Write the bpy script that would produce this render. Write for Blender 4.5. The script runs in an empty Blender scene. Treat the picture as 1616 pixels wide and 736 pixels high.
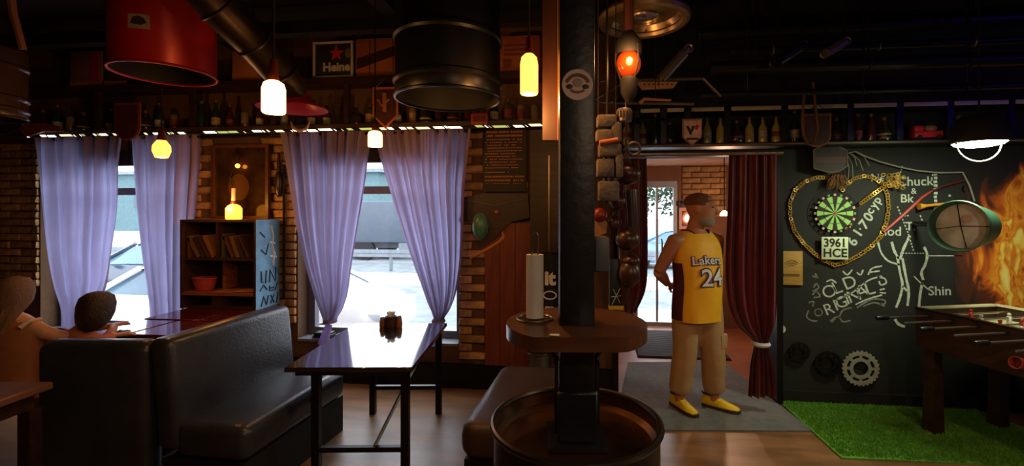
import bpy, bmesh, math, random
from mathutils import Vector, Matrix, Euler
random.seed(11)
R = math.radians
scene = bpy.context.scene
COL = scene.collection

# ------------------------------------------------------------------ camera
F, CX, CY, H, PSI = 720.0, 853.0, 334.0, 1.62, R(6.5)     # focal (px of 1616), principal point, eye height, yaw
cd = bpy.data.cameras.new('camera'); cam = bpy.data.objects.new('camera', cd); COL.objects.link(cam)
cd.sensor_width = 36; cd.lens = 36 * F / 1616
cd.shift_x = (808 - CX) / 1616; cd.shift_y = -(368 - CY) / 1616
cd.clip_start = .05; cd.clip_end = 300
cam.location = (0, 0, H); cam.rotation_euler = (R(90), 0, PSI)
scene.camera = cam

# ------------------------------------------------------------------ world, exposure
w = bpy.data.worlds.new('overcast_sky'); scene.world = w; w.use_nodes = True
bg = w.node_tree.nodes['Background']; bg.inputs[0].default_value = (.85, .92, 1.0, 1); bg.inputs[1].default_value = 5.6
vs = scene.view_settings
vs.view_transform = 'Standard'; vs.look = 'None'; vs.gamma = 1; vs.exposure = 0.0; vs.use_curve_mapping = False
scene.cycles.use_denoising = True
scene.cycles.max_bounces = 8; scene.cycles.diffuse_bounces = 4; scene.cycles.transparent_max_bounces = 12
scene.cycles.sample_clamp_indirect = 4.0

# ------------------------------------------------------------------ geometry of the view: where a seen point stands
CS, SN = math.cos(PSI), math.sin(PSI)
def P(px, py, D):
    l = (px - CX) * D / F
    return Vector((l * CS - D * SN, l * SN + D * CS, H + (CY - py) * D / F))
def PY(px, py, Y): return P(px, py, Y / (CS + SN * (px - CX) / F))     # on a plane parallel to the back wall
def PZ(px, py, z): return P(px, py, (H - z) * F / (py - CY))           # on a level plane
def lerp(a, b, t): return a + (b - a) * t

# ------------------------------------------------------------------ materials
def lin(c):
    return tuple((x / 12.92 if x <= .04045 else ((x + .055) / 1.055) ** 2.4) for x in [v / 255 for v in c])
MATS = {}
def mat(name, rgb, rough=.6, metal=0, var=.15, scale=6, bump=0, bscale=40, spec=.5, emit=None, estr=0, trans=0, alpha=None, coat=0, stretch=None, rnd=0):
    if name in MATS: return MATS[name]
    m = bpy.data.materials.new(name); m.use_nodes = True; MATS[name] = m
    nt = m.node_tree; N = nt.nodes; L = nt.links; b = N['Principled BSDF']
    c = lin(rgb)
    b.inputs['Roughness'].default_value = rough; b.inputs['Metallic'].default_value = metal
    b.inputs['Specular IOR Level'].default_value = spec
    if coat: b.inputs['Coat Weight'].default_value = coat; b.inputs['Coat Roughness'].default_value = .08
    tc = N.new('ShaderNodeTexCoord'); src = tc.outputs['Object']
    if stretch:
        mp = N.new('ShaderNodeMapping'); mp.inputs['Scale'].default_value = stretch; L.new(src, mp.inputs[0]); src = mp.outputs[0]
    no = N.new('ShaderNodeTexNoise'); no.inputs['Scale'].default_value = scale; no.inputs['Detail'].default_value = 5; L.new(src, no.inputs['Vector'])
    rp = N.new('ShaderNodeValToRGB'); L.new(no.outputs['Fac'], rp.inputs[0])
    rp.color_ramp.elements[0].position = .3; rp.color_ramp.elements[1].position = .7
    rp.color_ramp.elements[0].color = tuple(max(0, x * (1 - var)) for x in c) + (1,)
    rp.color_ramp.elements[1].color = tuple(min(1, x * (1 + var)) for x in c) + (1,)
    out = rp.outputs[0]
    if rnd:
        oi = N.new('ShaderNodeObjectInfo'); mr = N.new('ShaderNodeMapRange'); L.new(oi.outputs['Random'], mr.inputs[0])
        mr.inputs[3].default_value = 1 - rnd; mr.inputs[4].default_value = 1 + rnd
        hs = N.new('ShaderNodeHueSaturation'); L.new(mr.outputs[0], hs.inputs['Value']); L.new(out, hs.inputs['Color']); out = hs.outputs[0]
    L.new(out, b.inputs['Base Color'])
    if bump:
        n2 = N.new('ShaderNodeTexNoise'); n2.inputs['Scale'].default_value = bscale; n2.inputs['Detail'].default_value = 4; L.new(src, n2.inputs['Vector'])
        bp = N.new('ShaderNodeBump'); bp.inputs['Strength'].default_value = bump; bp.inputs['Distance'].default_value = .02
        L.new(n2.outputs['Fac'], bp.inputs['Height']); L.new(bp.outputs[0], b.inputs['Normal'])
    if emit:
        b.inputs['Emission Color'].default_value = lin(emit) + (1,); b.inputs['Emission Strength'].default_value = estr
    if trans: b.inputs['Transmission Weight'].default_value = trans
    return m
def cloth_mat(name, diff, tr, fac):
    m = bpy.data.materials.new(name); m.use_nodes = True; MATS[name] = m; nt = m.node_tree; N = nt.nodes; L = nt.links
    N.remove(N['Principled BSDF']); o = N['Material Output']
    tc = N.new('ShaderNodeTexCoord'); no = N.new('ShaderNodeTexNoise'); no.inputs['Scale'].default_value = 5; L.new(tc.outputs['Object'], no.inputs['Vector'])
    def ramp(c):
        r = N.new('ShaderNodeValToRGB'); L.new(no.outputs['Fac'], r.inputs[0]); c = lin(c)
        r.color_ramp.elements[0].color = tuple(x * .85 for x in c) + (1,); r.color_ramp.elements[1].color = tuple(min(1, x * 1.12) for x in c) + (1,); return r
    d = N.new('ShaderNodeBsdfDiffuse'); t = N.new('ShaderNodeBsdfTranslucent'); mx = N.new('ShaderNodeMixShader'); mx.inputs[0].default_value = fac
    L.new(ramp(diff).outputs[0], d.inputs[0]); L.new(ramp(tr).outputs[0], t.inputs[0]); L.new(d.outputs[0], mx.inputs[1]); L.new(t.outputs[0], mx.inputs[2]); L.new(mx.outputs[0], o.inputs[0])
    return m
def pane_mat(name, tint=(1, 1, 1), gloss=.06):
    m = bpy.data.materials.new(name); m.use_nodes = True; MATS[name] = m; nt = m.node_tree; N = nt.nodes; L = nt.links
    N.remove(N['Principled BSDF']); o = N['Material Output']
    t = N.new('ShaderNodeBsdfTransparent'); t.inputs[0].default_value = tint + (1,); g = N.new('ShaderNodeBsdfGlossy'); g.inputs['Roughness'].default_value = .02
    mx = N.new('ShaderNodeMixShader'); mx.inputs[0].default_value = gloss; L.new(t.outputs[0], mx.inputs[1]); L.new(g.outputs[0], mx.inputs[2]); L.new(mx.outputs[0], o.inputs[0])
    return m

# ------------------------------------------------------------------ mesh collector
class MB:
    def __init__(s): s.v = []; s.f = []
    def add(s, vs_, fs): n = len(s.v); s.v += [Vector(v) for v in vs_]; s.f += [tuple(i + n for i in f) for f in fs]; return s
    def box(s, c, d, rot=None, taper=1):
        hx, hy, hz = d[0] / 2, d[1] / 2, d[2] / 2; vv = []
        for z, t in ((-hz, 1), (hz, taper)):
            for x, y in ((-hx, -hy), (hx, -hy), (hx, hy), (-hx, hy)): vv.append(Vector((x * t, y * t, z)))
        if rot: m = Euler(rot).to_matrix(); vv = [m @ v for v in vv]
        return s.add([v + Vector(c) for v in vv], [(0, 3, 2, 1), (4, 5, 6, 7), (0, 1, 5, 4), (1, 2, 6, 5), (2, 3, 7, 6), (3, 0, 4, 7)])
    def rbox(s, c, d, r=.02, seg=2, rot=None):
        b = bmesh.new(); bmesh.ops.create_cube(b, size=1)
        for v in b.verts: v.co = Vector((v.co.x * d[0], v.co.y * d[1], v.co.z * d[2]))
        bmesh.ops.bevel(b, geom=b.edges[:], offset=min(r, min(d) * .49), segments=seg, affect='EDGES', profile=.5)
        b.verts.index_update(); m = Euler(rot).to_matrix() if rot else Matrix.Identity(3)
        s.add([m @ v.co + Vector(c) for v in b.verts], [tuple(v.index for v in f.verts) for f in b.faces]); b.free(); return s
    def tube(s, pts, r, seg=8, cap=True, flat=1.0, closed=False):
        pts = [Vector(p) for p in pts]; n = len(pts); rr = r if isinstance(r, (list, tuple)) else [r] * n
        vv = []; up = None
        for i, p in enumerate(pts):
            if closed: t = pts[(i + 1) % n] - pts[i - 1]
            else: t = pts[min(i + 1, n - 1)] - pts[max(i - 1, 0)]
            t.normalize()
            if up is None:
                a = Vector((0, 0, 1)) if abs(t.z) < .9 else Vector((1, 0, 0)); up = (a - t * a.dot(t)).normalized()
            else: up = (up - t * up.dot(t)).normalized()
            sd = t.cross(up)
            for k in range(seg):
                a = 2 * math.pi * k / seg; vv.append(p + (sd * math.cos(a) + up * math.sin(a) * flat) * rr[i])
        ff = []
        for i in range(n if closed else n - 1):
            j = (i + 1) % n
            for k in range(seg): ff.append((i * seg + k, i * seg + (k + 1) % seg, j * seg + (k + 1) % seg, j * seg + k))
        if cap and not closed: ff += [tuple(range(seg))[::-1], tuple(range((n - 1) * seg, n * seg))]
        return s.add(vv, ff)
    def lathe(s, prof, seg=20, c=(0, 0, 0), M=None, cap=False):
        vv = []; n = len(prof)
        for r_, z in prof:
            for k in range(seg): a = 2 * math.pi * k / seg; vv.append(Vector((r_ * math.cos(a), r_ * math.sin(a), z)))
        if M: vv = [M @ v for v in vv]
        ff = [(i * seg + k, i * seg + (k + 1) % seg, (i + 1) * seg + (k + 1) % seg, (i + 1) * seg + k) for i in range(n - 1) for k in range(seg)]
        if cap: ff += [tuple(range(seg))[::-1], tuple(range((n - 1) * seg, n * seg))]
        return s.add([v + Vector(c) for v in vv], ff)
    def loft(s, rings, cap=True):
        seg = len(rings[0]); n = len(rings); vv = [v for r_ in rings for v in r_]
        ff = [(i * seg + k, i * seg + (k + 1) % seg, (i + 1) * seg + (k + 1) % seg, (i + 1) * seg + k) for i in range(n - 1) for k in range(seg)]
        if cap: ff += [tuple(range(seg))[::-1], tuple(range((n - 1) * seg, n * seg))]
        return s.add(vv, ff)
    def prism(s, poly, y0, y1):          # polygon in x,z; thickness along y
        n = len(poly); vv = [(x, y0, z) for x, z in poly] + [(x, y1, z) for x, z in poly]
        ff = [tuple(range(n)), tuple(range(n, 2 * n))[::-1]] + [(i, i + n, (i + 1) % n + n, (i + 1) % n) for i in range(n)]
        return s.add(vv, ff)
    def prismz(s, poly, z0, z1):
        n = len(poly); vv = [(x, y, z0) for x, y in poly] + [(x, y, z1) for x, y in poly]
        ff = [tuple(range(n))[::-1], tuple(range(n, 2 * n))] + [(i, (i + 1) % n, (i + 1) % n + n, i + n) for i in range(n)]
        return s.add(vv, ff)
    def ball(s, c, r, seg=12, rings=8):
        r = r if isinstance(r, (tuple, list)) else (r, r, r); pr = []
        for i in range(rings + 1):
            a = math.pi * i / rings; pr.append((max(1e-4, math.sin(a)), -math.cos(a)))
        return s.lathe(pr, seg, c, Matrix.Diagonal(r))
    def torus(s, c, R_, r, seg=20, rs=6, M=None):
        pts = [Vector((R_ * math.cos(2 * math.pi * k / seg), R_ * math.sin(2 * math.pi * k / seg), 0)) for k in range(seg)]
        if M: pts = [M @ p for p in pts]
        return s.tube([p + Vector(c) for p in pts], r, rs, closed=True)
    def xf(s, M):
        s.v = [M @ v for v in s.v]; return s
    def mesh(s, name, m, smooth=True):
        me = bpy.data.meshes.new(name); me.from_pydata([tuple(v) for v in s.v], [], s.f); me.update()
        b = bmesh.new(); b.from_mesh(me); bmesh.ops.recalc_face_normals(b, faces=b.faces[:]); b.to_mesh(me); b.free()
        if smooth:
            me.polygons.foreach_set('use_smooth', [True] * len(me.polygons))
            me.set_sharp_from_angle(angle=R(38))
        if m: me.materials.append(m)
        return me
    def build(s, name, m, parent=None, loc=(0, 0, 0), rot=(0, 0, 0), smooth=True):
        return link(name, s.mesh(name, m, smooth), parent, loc, rot)
def link(name, me, parent=None, loc=(0, 0, 0), rot=(0, 0, 0)):
    o = bpy.data.objects.new(name, me); COL.objects.link(o); o.location = loc; o.rotation_euler = rot
    if parent: o.parent = parent
    return o
def tag(o, label, cat, group=None):
    o['label'] = label; o['category'] = cat
    if group: o['group'] = group
    return o
def thing(name, label, cat, loc=(0, 0, 0), rz=0, group=None):
    o = bpy.data.objects.new(name, None); COL.objects.link(o); o.empty_display_size = .1
    o.location = loc; o.rotation_euler = (0, 0, rz); return tag(o, label, cat, group)
def struct(o): o['kind'] = 'structure'; return o
def stuff(o): o['kind'] = 'stuff'; return o
def bx(name, m, c, d, parent=None, rot=None, r=0):
    q = MB(); (q.rbox((0, 0, 0), d, r) if r else q.box((0, 0, 0), d)); return q.build(name, m, parent, c, rot or (0, 0, 0))
def copy_tree(o, parent=None):
    c = o.copy(); COL.objects.link(c); c.parent = parent
    for ch in list(o.children): copy_tree(ch, c)
    return c
def text_mb(s, size, align='CENTER', bold=0, sx=1):
    cu = bpy.data.curves.new('t', 'FONT'); cu.body = s; cu.size = size; cu.align_x = align; cu.align_y = 'CENTER'; cu.offset = bold; cu.resolution_u = 3
    o = bpy.data.objects.new('t', cu); COL.objects.link(o); dg = bpy.context.evaluated_depsgraph_get()
    me = bpy.data.meshes.new_from_object(o.evaluated_get(dg)); q = MB()
    q.add([(v.co.x * sx, 0, v.co.y) for v in me.vertices], [tuple(p.vertices) for p in me.polygons])   # in the x,z plane facing -y
    bpy.data.objects.remove(o); bpy.data.curves.remove(cu); bpy.data.meshes.remove(me); return q
RX90 = Matrix.Rotation(R(90), 3, 'X')
# ================================================================== the room
WY, WT, CEIL = 4.1, .32, 3.35          # inner face of the back wall, its thickness, ceiling height
XL, XR, YB = -6.6, 4.3, -3.0
M_plaster = mat('dark_mortar', (96, 68, 44), .9, bump=.4, bscale=30)
M_black = mat('black_chalk_paint', (25, 28, 27), .75, var=.25, scale=3, bump=.08, bscale=12)
M_ceil = mat('black_ceiling_paint', (16, 13, 13), .8)
M_blackm = mat('black_steel', (18, 18, 20), .38, .3, var=.3)
M_brick = mat('rough_tan_brick', (165, 125, 78), .9, var=.35, scale=14, bump=.6, bscale=45, rnd=.3)
M_wood_d = mat('dark_stained_wood', (52, 30, 20), .45, var=.45, scale=4, stretch=(1, 8, 8))
M_wood_r = mat('reddish_wood', (112, 52, 28), .5, var=.3, scale=4, stretch=(10, 10, 1))
M_frame = mat('grey_window_frame', (120, 122, 134), .4)
M_pane = pane_mat('window_glass')
M_floor = mat('worn_brown_floor', (140, 100, 68), .36, var=.35, scale=2.2, stretch=(1, 5, 1), bump=.05, bscale=25)
M_floor2 = mat('terracotta_floor', (150, 88, 58), .45, var=.2, scale=4)

Xw = lambda px: PY(px, 334, WY).x
W1 = (Xw(64), Xw(300)); W2 = (Xw(470), Xw(724)); SILL, WTOP = .40, 2.21
DX = (.20, 1.56); DH = 2.12
def wallseg(q, x0, x1, z0, z1, y0=WY, y1=WY + WT): q.box(((x0 + x1) / 2, (y0 + y1) / 2, (z0 + z1) / 2), (x1 - x0, y1 - y0, z1 - z0))
q = MB()
for a, b_ in ((XL, W1[0]), (W1[1], W2[0]), (W2[1], DX[0])): wallseg(q, a, b_, 0, CEIL)
for a, b_ in (W1, W2): wallseg(q, a, b_, 0, SILL); wallseg(q, a, b_, WTOP, CEIL)
wall_back = struct(q.build('wall_back', M_plaster, smooth=False))
q = MB(); wallseg(q, DX[1], XR, 0, CEIL); wallseg(q, DX[0], DX[1], DH, CEIL)
wall_board = struct(q.build('wall_right_of_entrance', M_black, smooth=False))
struct(bx('wall_left', M_plaster, (XL - .1, .6, CEIL / 2), (.2, 7.9, CEIL)))
struct(bx('wall_right', M_ceil, (XR + .1, .6, CEIL / 2), (.2, 7.9, CEIL)))
struct(bx('wall_rear', M_ceil, ((XL + XR) / 2, YB - .1, CEIL / 2), (XR - XL, .2, CEIL)))
struct(bx('floor', M_floor, ((XL + XR) / 2, (YB + WY + WT) / 2, -.1), (XR - XL + .4, WY + WT - YB, .2)))
struct(bx('ceiling', M_ceil, ((XL + XR) / 2, (YB + WY + WT) / 2, CEIL + .1), (XR - XL + .4, WY + WT - YB, .2)))
struct(bx('baseboard_back', M_blackm, ((W1[0] + DX[0]) / 2, WY - .02, .11), (DX[0] - W1[0], .04, .22)))
struct(bx('baseboard_right', M_ceil, ((DX[1] + XR) / 2 , WY - .012, .05), (XR - DX[1], .024, .1)))

# bricks: rough slips set proud of the mortar
brick_me = []
for k in range(5):
    q = MB(); q.rbox((0, 0, 0), (.245, .03, .066), .008, 1)
    for v in q.v: v += Vector((random.uniform(-.004, .004), random.uniform(-.009, .004), random.uniform(-.004, .004)))
    brick_me.append(q.mesh('brick', M_brick, False))
def bricks(parent, x0, x1, z0, z1, y, skip=()):
    row = 0; z = z0
    while z < z1 - .03:
        x = x0; first = row % 2 == 1
        while x < x1 - .06:
            L_ = min(.117 if first else .245, x1 - x); s = L_ / .245
            if L_ > .05 and not any(a < x + L_ / 2 < b_ and c < z < d for a, b_, c, d in skip):
                o = link('brick', random.choice(brick_me), parent, (x + L_ / 2, y + random.uniform(-.004, .004), z + .034)); o.scale = (s, 1, 1)
                o.rotation_euler = (0, R(random.uniform(-.7, .7)), 0)
            x += L_ + .012; first = False
        z += .078; row += 1
bricks(wall_back, Xw(4), W1[0] - .01, .85, 2.33, WY - .012)
bricks(wall_back, W1[1] + .01, W2[0] - .01, .55, 2.33, WY - .012, skip=((Xw(330), Xw(428), 1.4, 2.3), (Xw(300), Xw(420), .5, 1.3)))
bricks(wall_back, W2[1] + .01, Xw(834), .26, 2.33, WY - .012, skip=((Xw(756), Xw(834), .26, 1.8), (Xw(765), Xw(830), 1.85, 2.3)))

# windows
def window(name, x0, x1, box):
    root = struct(bpy.data.objects.new(name, None)); COL.objects.link(root); root.location = ((x0 + x1) / 2, WY + .20, SILL); wd = x1 - x0; ht = WTOP - SILL
    q = MB(); f = .07
    for c, d in (((-wd / 2 + f / 2, 0, ht / 2), (f, .07, ht)), ((wd / 2 - f / 2, 0, ht / 2), (f, .07, ht)), ((0, 0, f / 2), (wd - 2 * f, .07, f)), ((0, 0, ht - f / 2), (wd - 2 * f, .07, f))): q.box(c, d)
    q.build('window_frame', M_frame, root, smooth=False)
    zt = 1.83 - SILL
    bx('transom_bar', M_frame, (0, 0, zt), (wd - 2 * f, .06, .075), root)
    bx('pane', M_pane, (0, .0, (f + zt) / 2), (wd - 2 * f, .008, zt - f - .07), root)
    bx('pane', M_pane, (0, .0, (zt + ht - f) / 2), (wd - 2 * f, .008, ht - f - zt - .07), root)
    bx('window_sill', M_frame, (0, -.13, -.012), (wd - .01, .17, .025), root)
    b0, b1 = box
    bx('blind_box', M_ceil, ((b0 + b1) / 2 - (x0 + x1) / 2, -.215, ht - .055), (b1 - b0, .09, .15), root, r=.015)
window('window_1', *W1, (Xw(150), Xw(216)))
window('window_2', *W2, (Xw(515), Xw(676)))

# vestibule behind the entrance
VX0, VX1, VY, VC = .2, 3.4, 6.55, 2.26
struct(bx('floor_vestibule', M_floor2, ((VX0 + VX1) / 2, (WY + WT + VY) / 2, -.1), (VX1 - VX0, VY - WY - WT, .2)))
M_vwall = mat('vestibule_plaster', (120, 78, 56), .8)
struct(bx('ceiling_vestibule', mat('vestibule_ceiling', (190, 150, 128), .7), ((VX0 + VX1) / 2, (WY + WT + VY) / 2, VC + .05), (VX1 - VX0, VY - WY - WT, .1)))
struct(bx('wall_vestibule_left', M_vwall, (VX0 - .06, (WY + WT + VY) / 2, VC / 2), (.12, VY - WY - WT, VC)))
struct(bx('wall_vestibule_right', M_vwall, (VX1 + .06, (WY + WT + VY) / 2, VC / 2), (.12, VY - WY - WT, VC)))
gx0, gx1 = .58, 1.19
q = MB(); wallseg(q, VX0 - .1, gx0, 0, VC, VY, VY + .15); wallseg(q, gx1, VX1 + .1, 0, VC, VY, VY + .15); wallseg(q, gx0, gx1, 2.05, VC, VY, VY + .15)
wall_v = struct(q.build('wall_vestibule_far', M_vwall, smooth=False))
bricks(wall_v, 1.24, 1.82, 1.55, 2.24, VY - .012)
d = struct(bpy.data.objects.new('door_1', None)); COL.objects.link(d); d.location = ((gx0 + gx1) / 2, VY + .05, 0)
gw = gx1 - gx0; M_door = mat('grey_door_frame', (150, 155, 165), .4)
q = MB()
for c, s in (((-gw / 2 + .03, 0, 1.02), (.06, .06, 2.04)), ((gw / 2 - .03, 0, 1.02), (.06, .06, 2.04)), ((0, 0, .03), (gw - .12, .06, .06)), ((0, 0, 2.0), (gw - .12, .06, .09)), ((.02, 0, 1.02), (.03, .05, 1.9))): q.box(c, s)
q.build('door_frame', M_door, d, smooth=False)
bx('pane', M_pane, (-gw / 4 + .03, 0, 1.02), (gw / 2 - .1, .008, 1.9), d); bx('pane', M_pane, (gw / 4 - .01, 0, 1.02), (gw / 2 - .07, .008, 1.9), d)
q = MB(); q.tube([(.08, -.05, .95), (.08, -.09, .98), (.08, -.09, 1.2), (.08, -.05, 1.23)], .012, 6); q.build('door_handle', M_blackm, d)
struct(bx('trim_1', M_blackm, (DX[0] - .0, WY + .12, 1.06), (.05, .4, 2.12)))
struct(bx('trim_2', M_blackm, (DX[1] + .0, WY + .12, 1.06), (.05, .4, 2.12)))

# ceiling beams and services
M_beam = mat('black_beam', (24, 19, 18), .55, var=.3, stretch=(1, 6, 6))
for i, x in enumerate((-5.2, -3.4, -1.6, .1, 1.9, 3.5)):
    b_ = struct(bx('ceiling_beam', M_beam, (x, .6, CEIL - .08), (.13, 6.9, .16)))
for i, y in enumerate((3.55, 2.6, 1.5)):
    struct(bx('ceiling_joist', M_beam, ((XL + XR) / 2, y, CEIL - .21), (XR - XL, .1, .1)))

# floor coverings
M_mat = mat('grey_ribbed_mat', (104, 106, 108), .85, var=.15, scale=18, bump=.3, bscale=120)
a = PZ(1040, 680, .012); b2 = PZ(1283, 680, .012); c2 = PZ(1224, 631, .012); d2 = PZ(985, 572, .012); e2 = PZ(1137, 570, .012); f2 = PZ(1000, 680, .012)
q = MB(); q.prismz([(f2.x - .15, f2.y), (b2.x, b2.y), (e2.x + .02, e2.y), (d2.x + .04, d2.y)], 0.001, .012)
tag(q.build('entrance_mat', M_mat, smooth=False), 'large grey ribbed entrance mat under the standing man', 'mat')
root = thing('ridged_mat', 'black ridged rubber scraper mat just inside the glass door', 'mat', (1.0, 5.72, 0))
bx('mat_base', M_ceil, (0, 0, .006), (1.0, 1.15, .01), root)
rb = MB(); rb.box((0, 0, 0), (.98, .018, .012)); rme = rb.mesh('rib', mat('mat_rib', (70, 58, 52), .7), False)
for k in range(28): link('rib', rme, root, (0, -.55 + k * .0407, .016))
M_turf = mat('artificial_turf', (124, 196, 70), .9, var=.25, scale=30, bump=.8, bscale=260)
t0 = PZ(1225, 631, .01); t1 = PZ(1326, 723, .01)
turf = thing('artificial_turf', 'bright green artificial turf strip on the floor before the chalkboard wall', 'turf', (0, 0, 0))
q = MB(); q.prismz([(t0.x + .01, WY - .03), (t0.x + 1.55, WY - .03), (t1.x + 1.75, t1.y + .05), (t1.x + .01, t1.y)], .001, .012); q.build('backing', M_turf, turf, smooth=False)
q = MB()
for k in range(26000):
    v = random.random(); y = lerp(t1.y + .02, WY - .04, v); x = lerp(t1.x, t0.x, v) + .02 + random.random() * 1.5
    a = random.random() * 6.28; h = random.uniform(.012, .022); dx, dy = math.cos(a) * .004, math.sin(a) * .004; lx, ly = random.uniform(-.008, .008), random.uniform(-.008, .008)
    n = len(q.v); q.v += [Vector((x - dx, y - dy, .011)), Vector((x + dx, y + dy, .011)), Vector((x + lx, y + ly, .011 + h))]; q.f.append((n, n + 1, n + 2))
me = bpy.data.meshes.new('blades'); me.from_pydata([tuple(v) for v in q.v], [], q.f); me.materials.append(M_turf); stuff(link('blades', me, turf))

# ================================================================== outside
GZ = -.47
M_grav = mat('pale_gravel', (116, 124, 128), .95, var=.25, scale=3, bump=.3, bscale=15)
struct(bx('ground_outside', M_grav, (0, 64.6, GZ - .1), (240, 120, .2)))
struct(bx('pavement', mat('pale_concrete', (225, 226, 226), .9), (-5, 13.4, GZ + .02), (60, 2.2, .05)))
struct(bx('road', mat('wet_asphalt', (138, 146, 152), .5), (0, 22, GZ + .01), (160, 9, .03)))
struct(bx('door_step', mat('pale_concrete', (225, 226, 226), .9), (1.0, 7.3, -.28), (2.4, 1.15, .5)))
M_rail = mat('galvanised_rail', (120, 126, 134), .45, .4)
gr = thing('guard_rail', 'galvanised roadside guard rail seen through the windows', 'guard rail', (-6, 15.2, GZ))
q = MB(); q.prism([(-16, .50), (16, .50), (16, .60), (-16, .60)], -.03, .0).prism([(-16, .64), (16, .64), (16, .76), (-16, .76)], -.03, 0); q.box((0, .01, .62), (32, .02, .06)); q.build('beam', M_rail, gr, smooth=False)
pm = MB(); pm.box((0, .06, .33), (.09, .08, .68)); pme = pm.mesh('post', M_rail, False)
for k in range(16): link('post', pme, gr, (-15 + k * 2, 0, 0))
# lorry with a grey tarpaulin
M_tarp = mat('slate_grey_tarpaulin', (74, 84, 96), .6, var=.1, bump=.1, bscale=3)
tk = thing('lorry', 'grey tarpaulin-sided lorry parked across the road outside', 'lorry', (-7.2, 19.5, GZ))
bx('cargo_box', M_tarp, (0, 0, 1.65), (9, 2.4, 1.75), tk, r=.06)
bx('chassis', mat('dark_chassis', (40, 44, 52), .6), (.3, 0, .66), (9.6, 2.1, .24), tk)
bx('cab', mat('white_truck_paint', (225, 228, 232), .35), (5.7, 0, 1.4), (1.9, 2.3, 2.0), tk, r=.15)
wq = MB(); wq.lathe([(.2, -.13), (.44, -.13), (.46, -.08), (.46, .08), (.44, .13), (.2, .13)], 18, M=Matrix.Rotation(R(90), 3, 'X'), cap=True); wme = wq.mesh('wheel', M_blackm)
for x in (-3.6, -2.4, 5.5):
    for y in (-1.05, 1.05): link('wheel', wme, tk, (x, y, .46))
bx('side_guard', M_rail, (1.4, -1.1, .62), (4.6, .05, .4), tk)
# pale low wall and building beyond the left window
bd = thing('roadside_building', 'long pale teal building beyond the road, seen through left window', 'building', (-25, 27, GZ))
bx('wall', mat('teal_render', (88, 116, 122), .8), (0, 0, 2.6), (26, 5, 3.4), bd); bx('plinth', mat('white_render', (232, 236, 238), .8), (0, -.05, .45), (26.2, 5, .9), bd)
bx('roof', mat('grey_sheet_roof', (120, 130, 140), .6), (0, 0, 4.4), (26.6, 5.6, .2), bd)
for k in range(8): bx('window', mat('dim_glass', (60, 80, 92), .2), (-11 + k * 3.1, -2.52, 2.9), (1.3, .06, 1.2), bd)
# trees
def tree(x, y, h, label, rgb):
    t = thing('tree', label, 'tree', (x, y, GZ), group='trees beyond the road')
    q = MB(); q.tube([(0, 0, 0), (.05, 0, h * .3), (-.05, .05, h * .6)], [.16, .12, .06], 7)
    for k in range(4):
        a = k * 1.7; q.tube([(0, 0, h * (.3 + .06 * k)), (math.cos(a) * h * .2, math.sin(a) * h * .2, h * (.55 + .08 * k))], [.06, .02], 5)
    q.build('trunk', mat('bark', (84, 74, 66), .9), t)
    q = MB()
    for k in range(1500):
        v = Vector((random.gauss(0, 1), random.gauss(0, 1), random.gauss(0, 1))).normalized() * random.random() ** .4
        c = Vector((v.x * h * .32, v.y * h * .32, h * .64 + v.z * h * .36)); a = Vector((random.gauss(0, 1), random.gauss(0, 1), random.gauss(0, 1))).normalized() * .16; b_ = a.cross(Vector((random.gauss(0, 1), .3, random.gauss(0, 1)))).normalized() * .09
        n = len(q.v); q.v += [c - a, c + b_, c + a, c - b_]; q.f.append((n, n + 1, n + 2, n + 3))
    me = bpy.data.meshes.new('foliage'); me.from_pydata([tuple(v) for v in q.v], [], q.f); me.materials.append(mat('leaf' + str(rgb[0]), rgb, .8)); stuff(link('foliage', me, t))
tree(-9.5, 34, 5.5, 'leafy tree behind the cargo box of the grey lorry', (58, 78, 56)); tree(-4.6, 36, 6.5, 'taller tree rising beyond the front of the lorry', (66, 84, 64))
tree(1.8, 24, 5.5, 'tree seen through the glass entrance door', (62, 88, 60)); tree(4.9, 27, 6, 'tree beyond the vestibule, right of the glass door view', (56, 78, 56)); tree(.6, 31, 6, 'tree left of the glass door view, beyond the road', (60, 80, 60))

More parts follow.
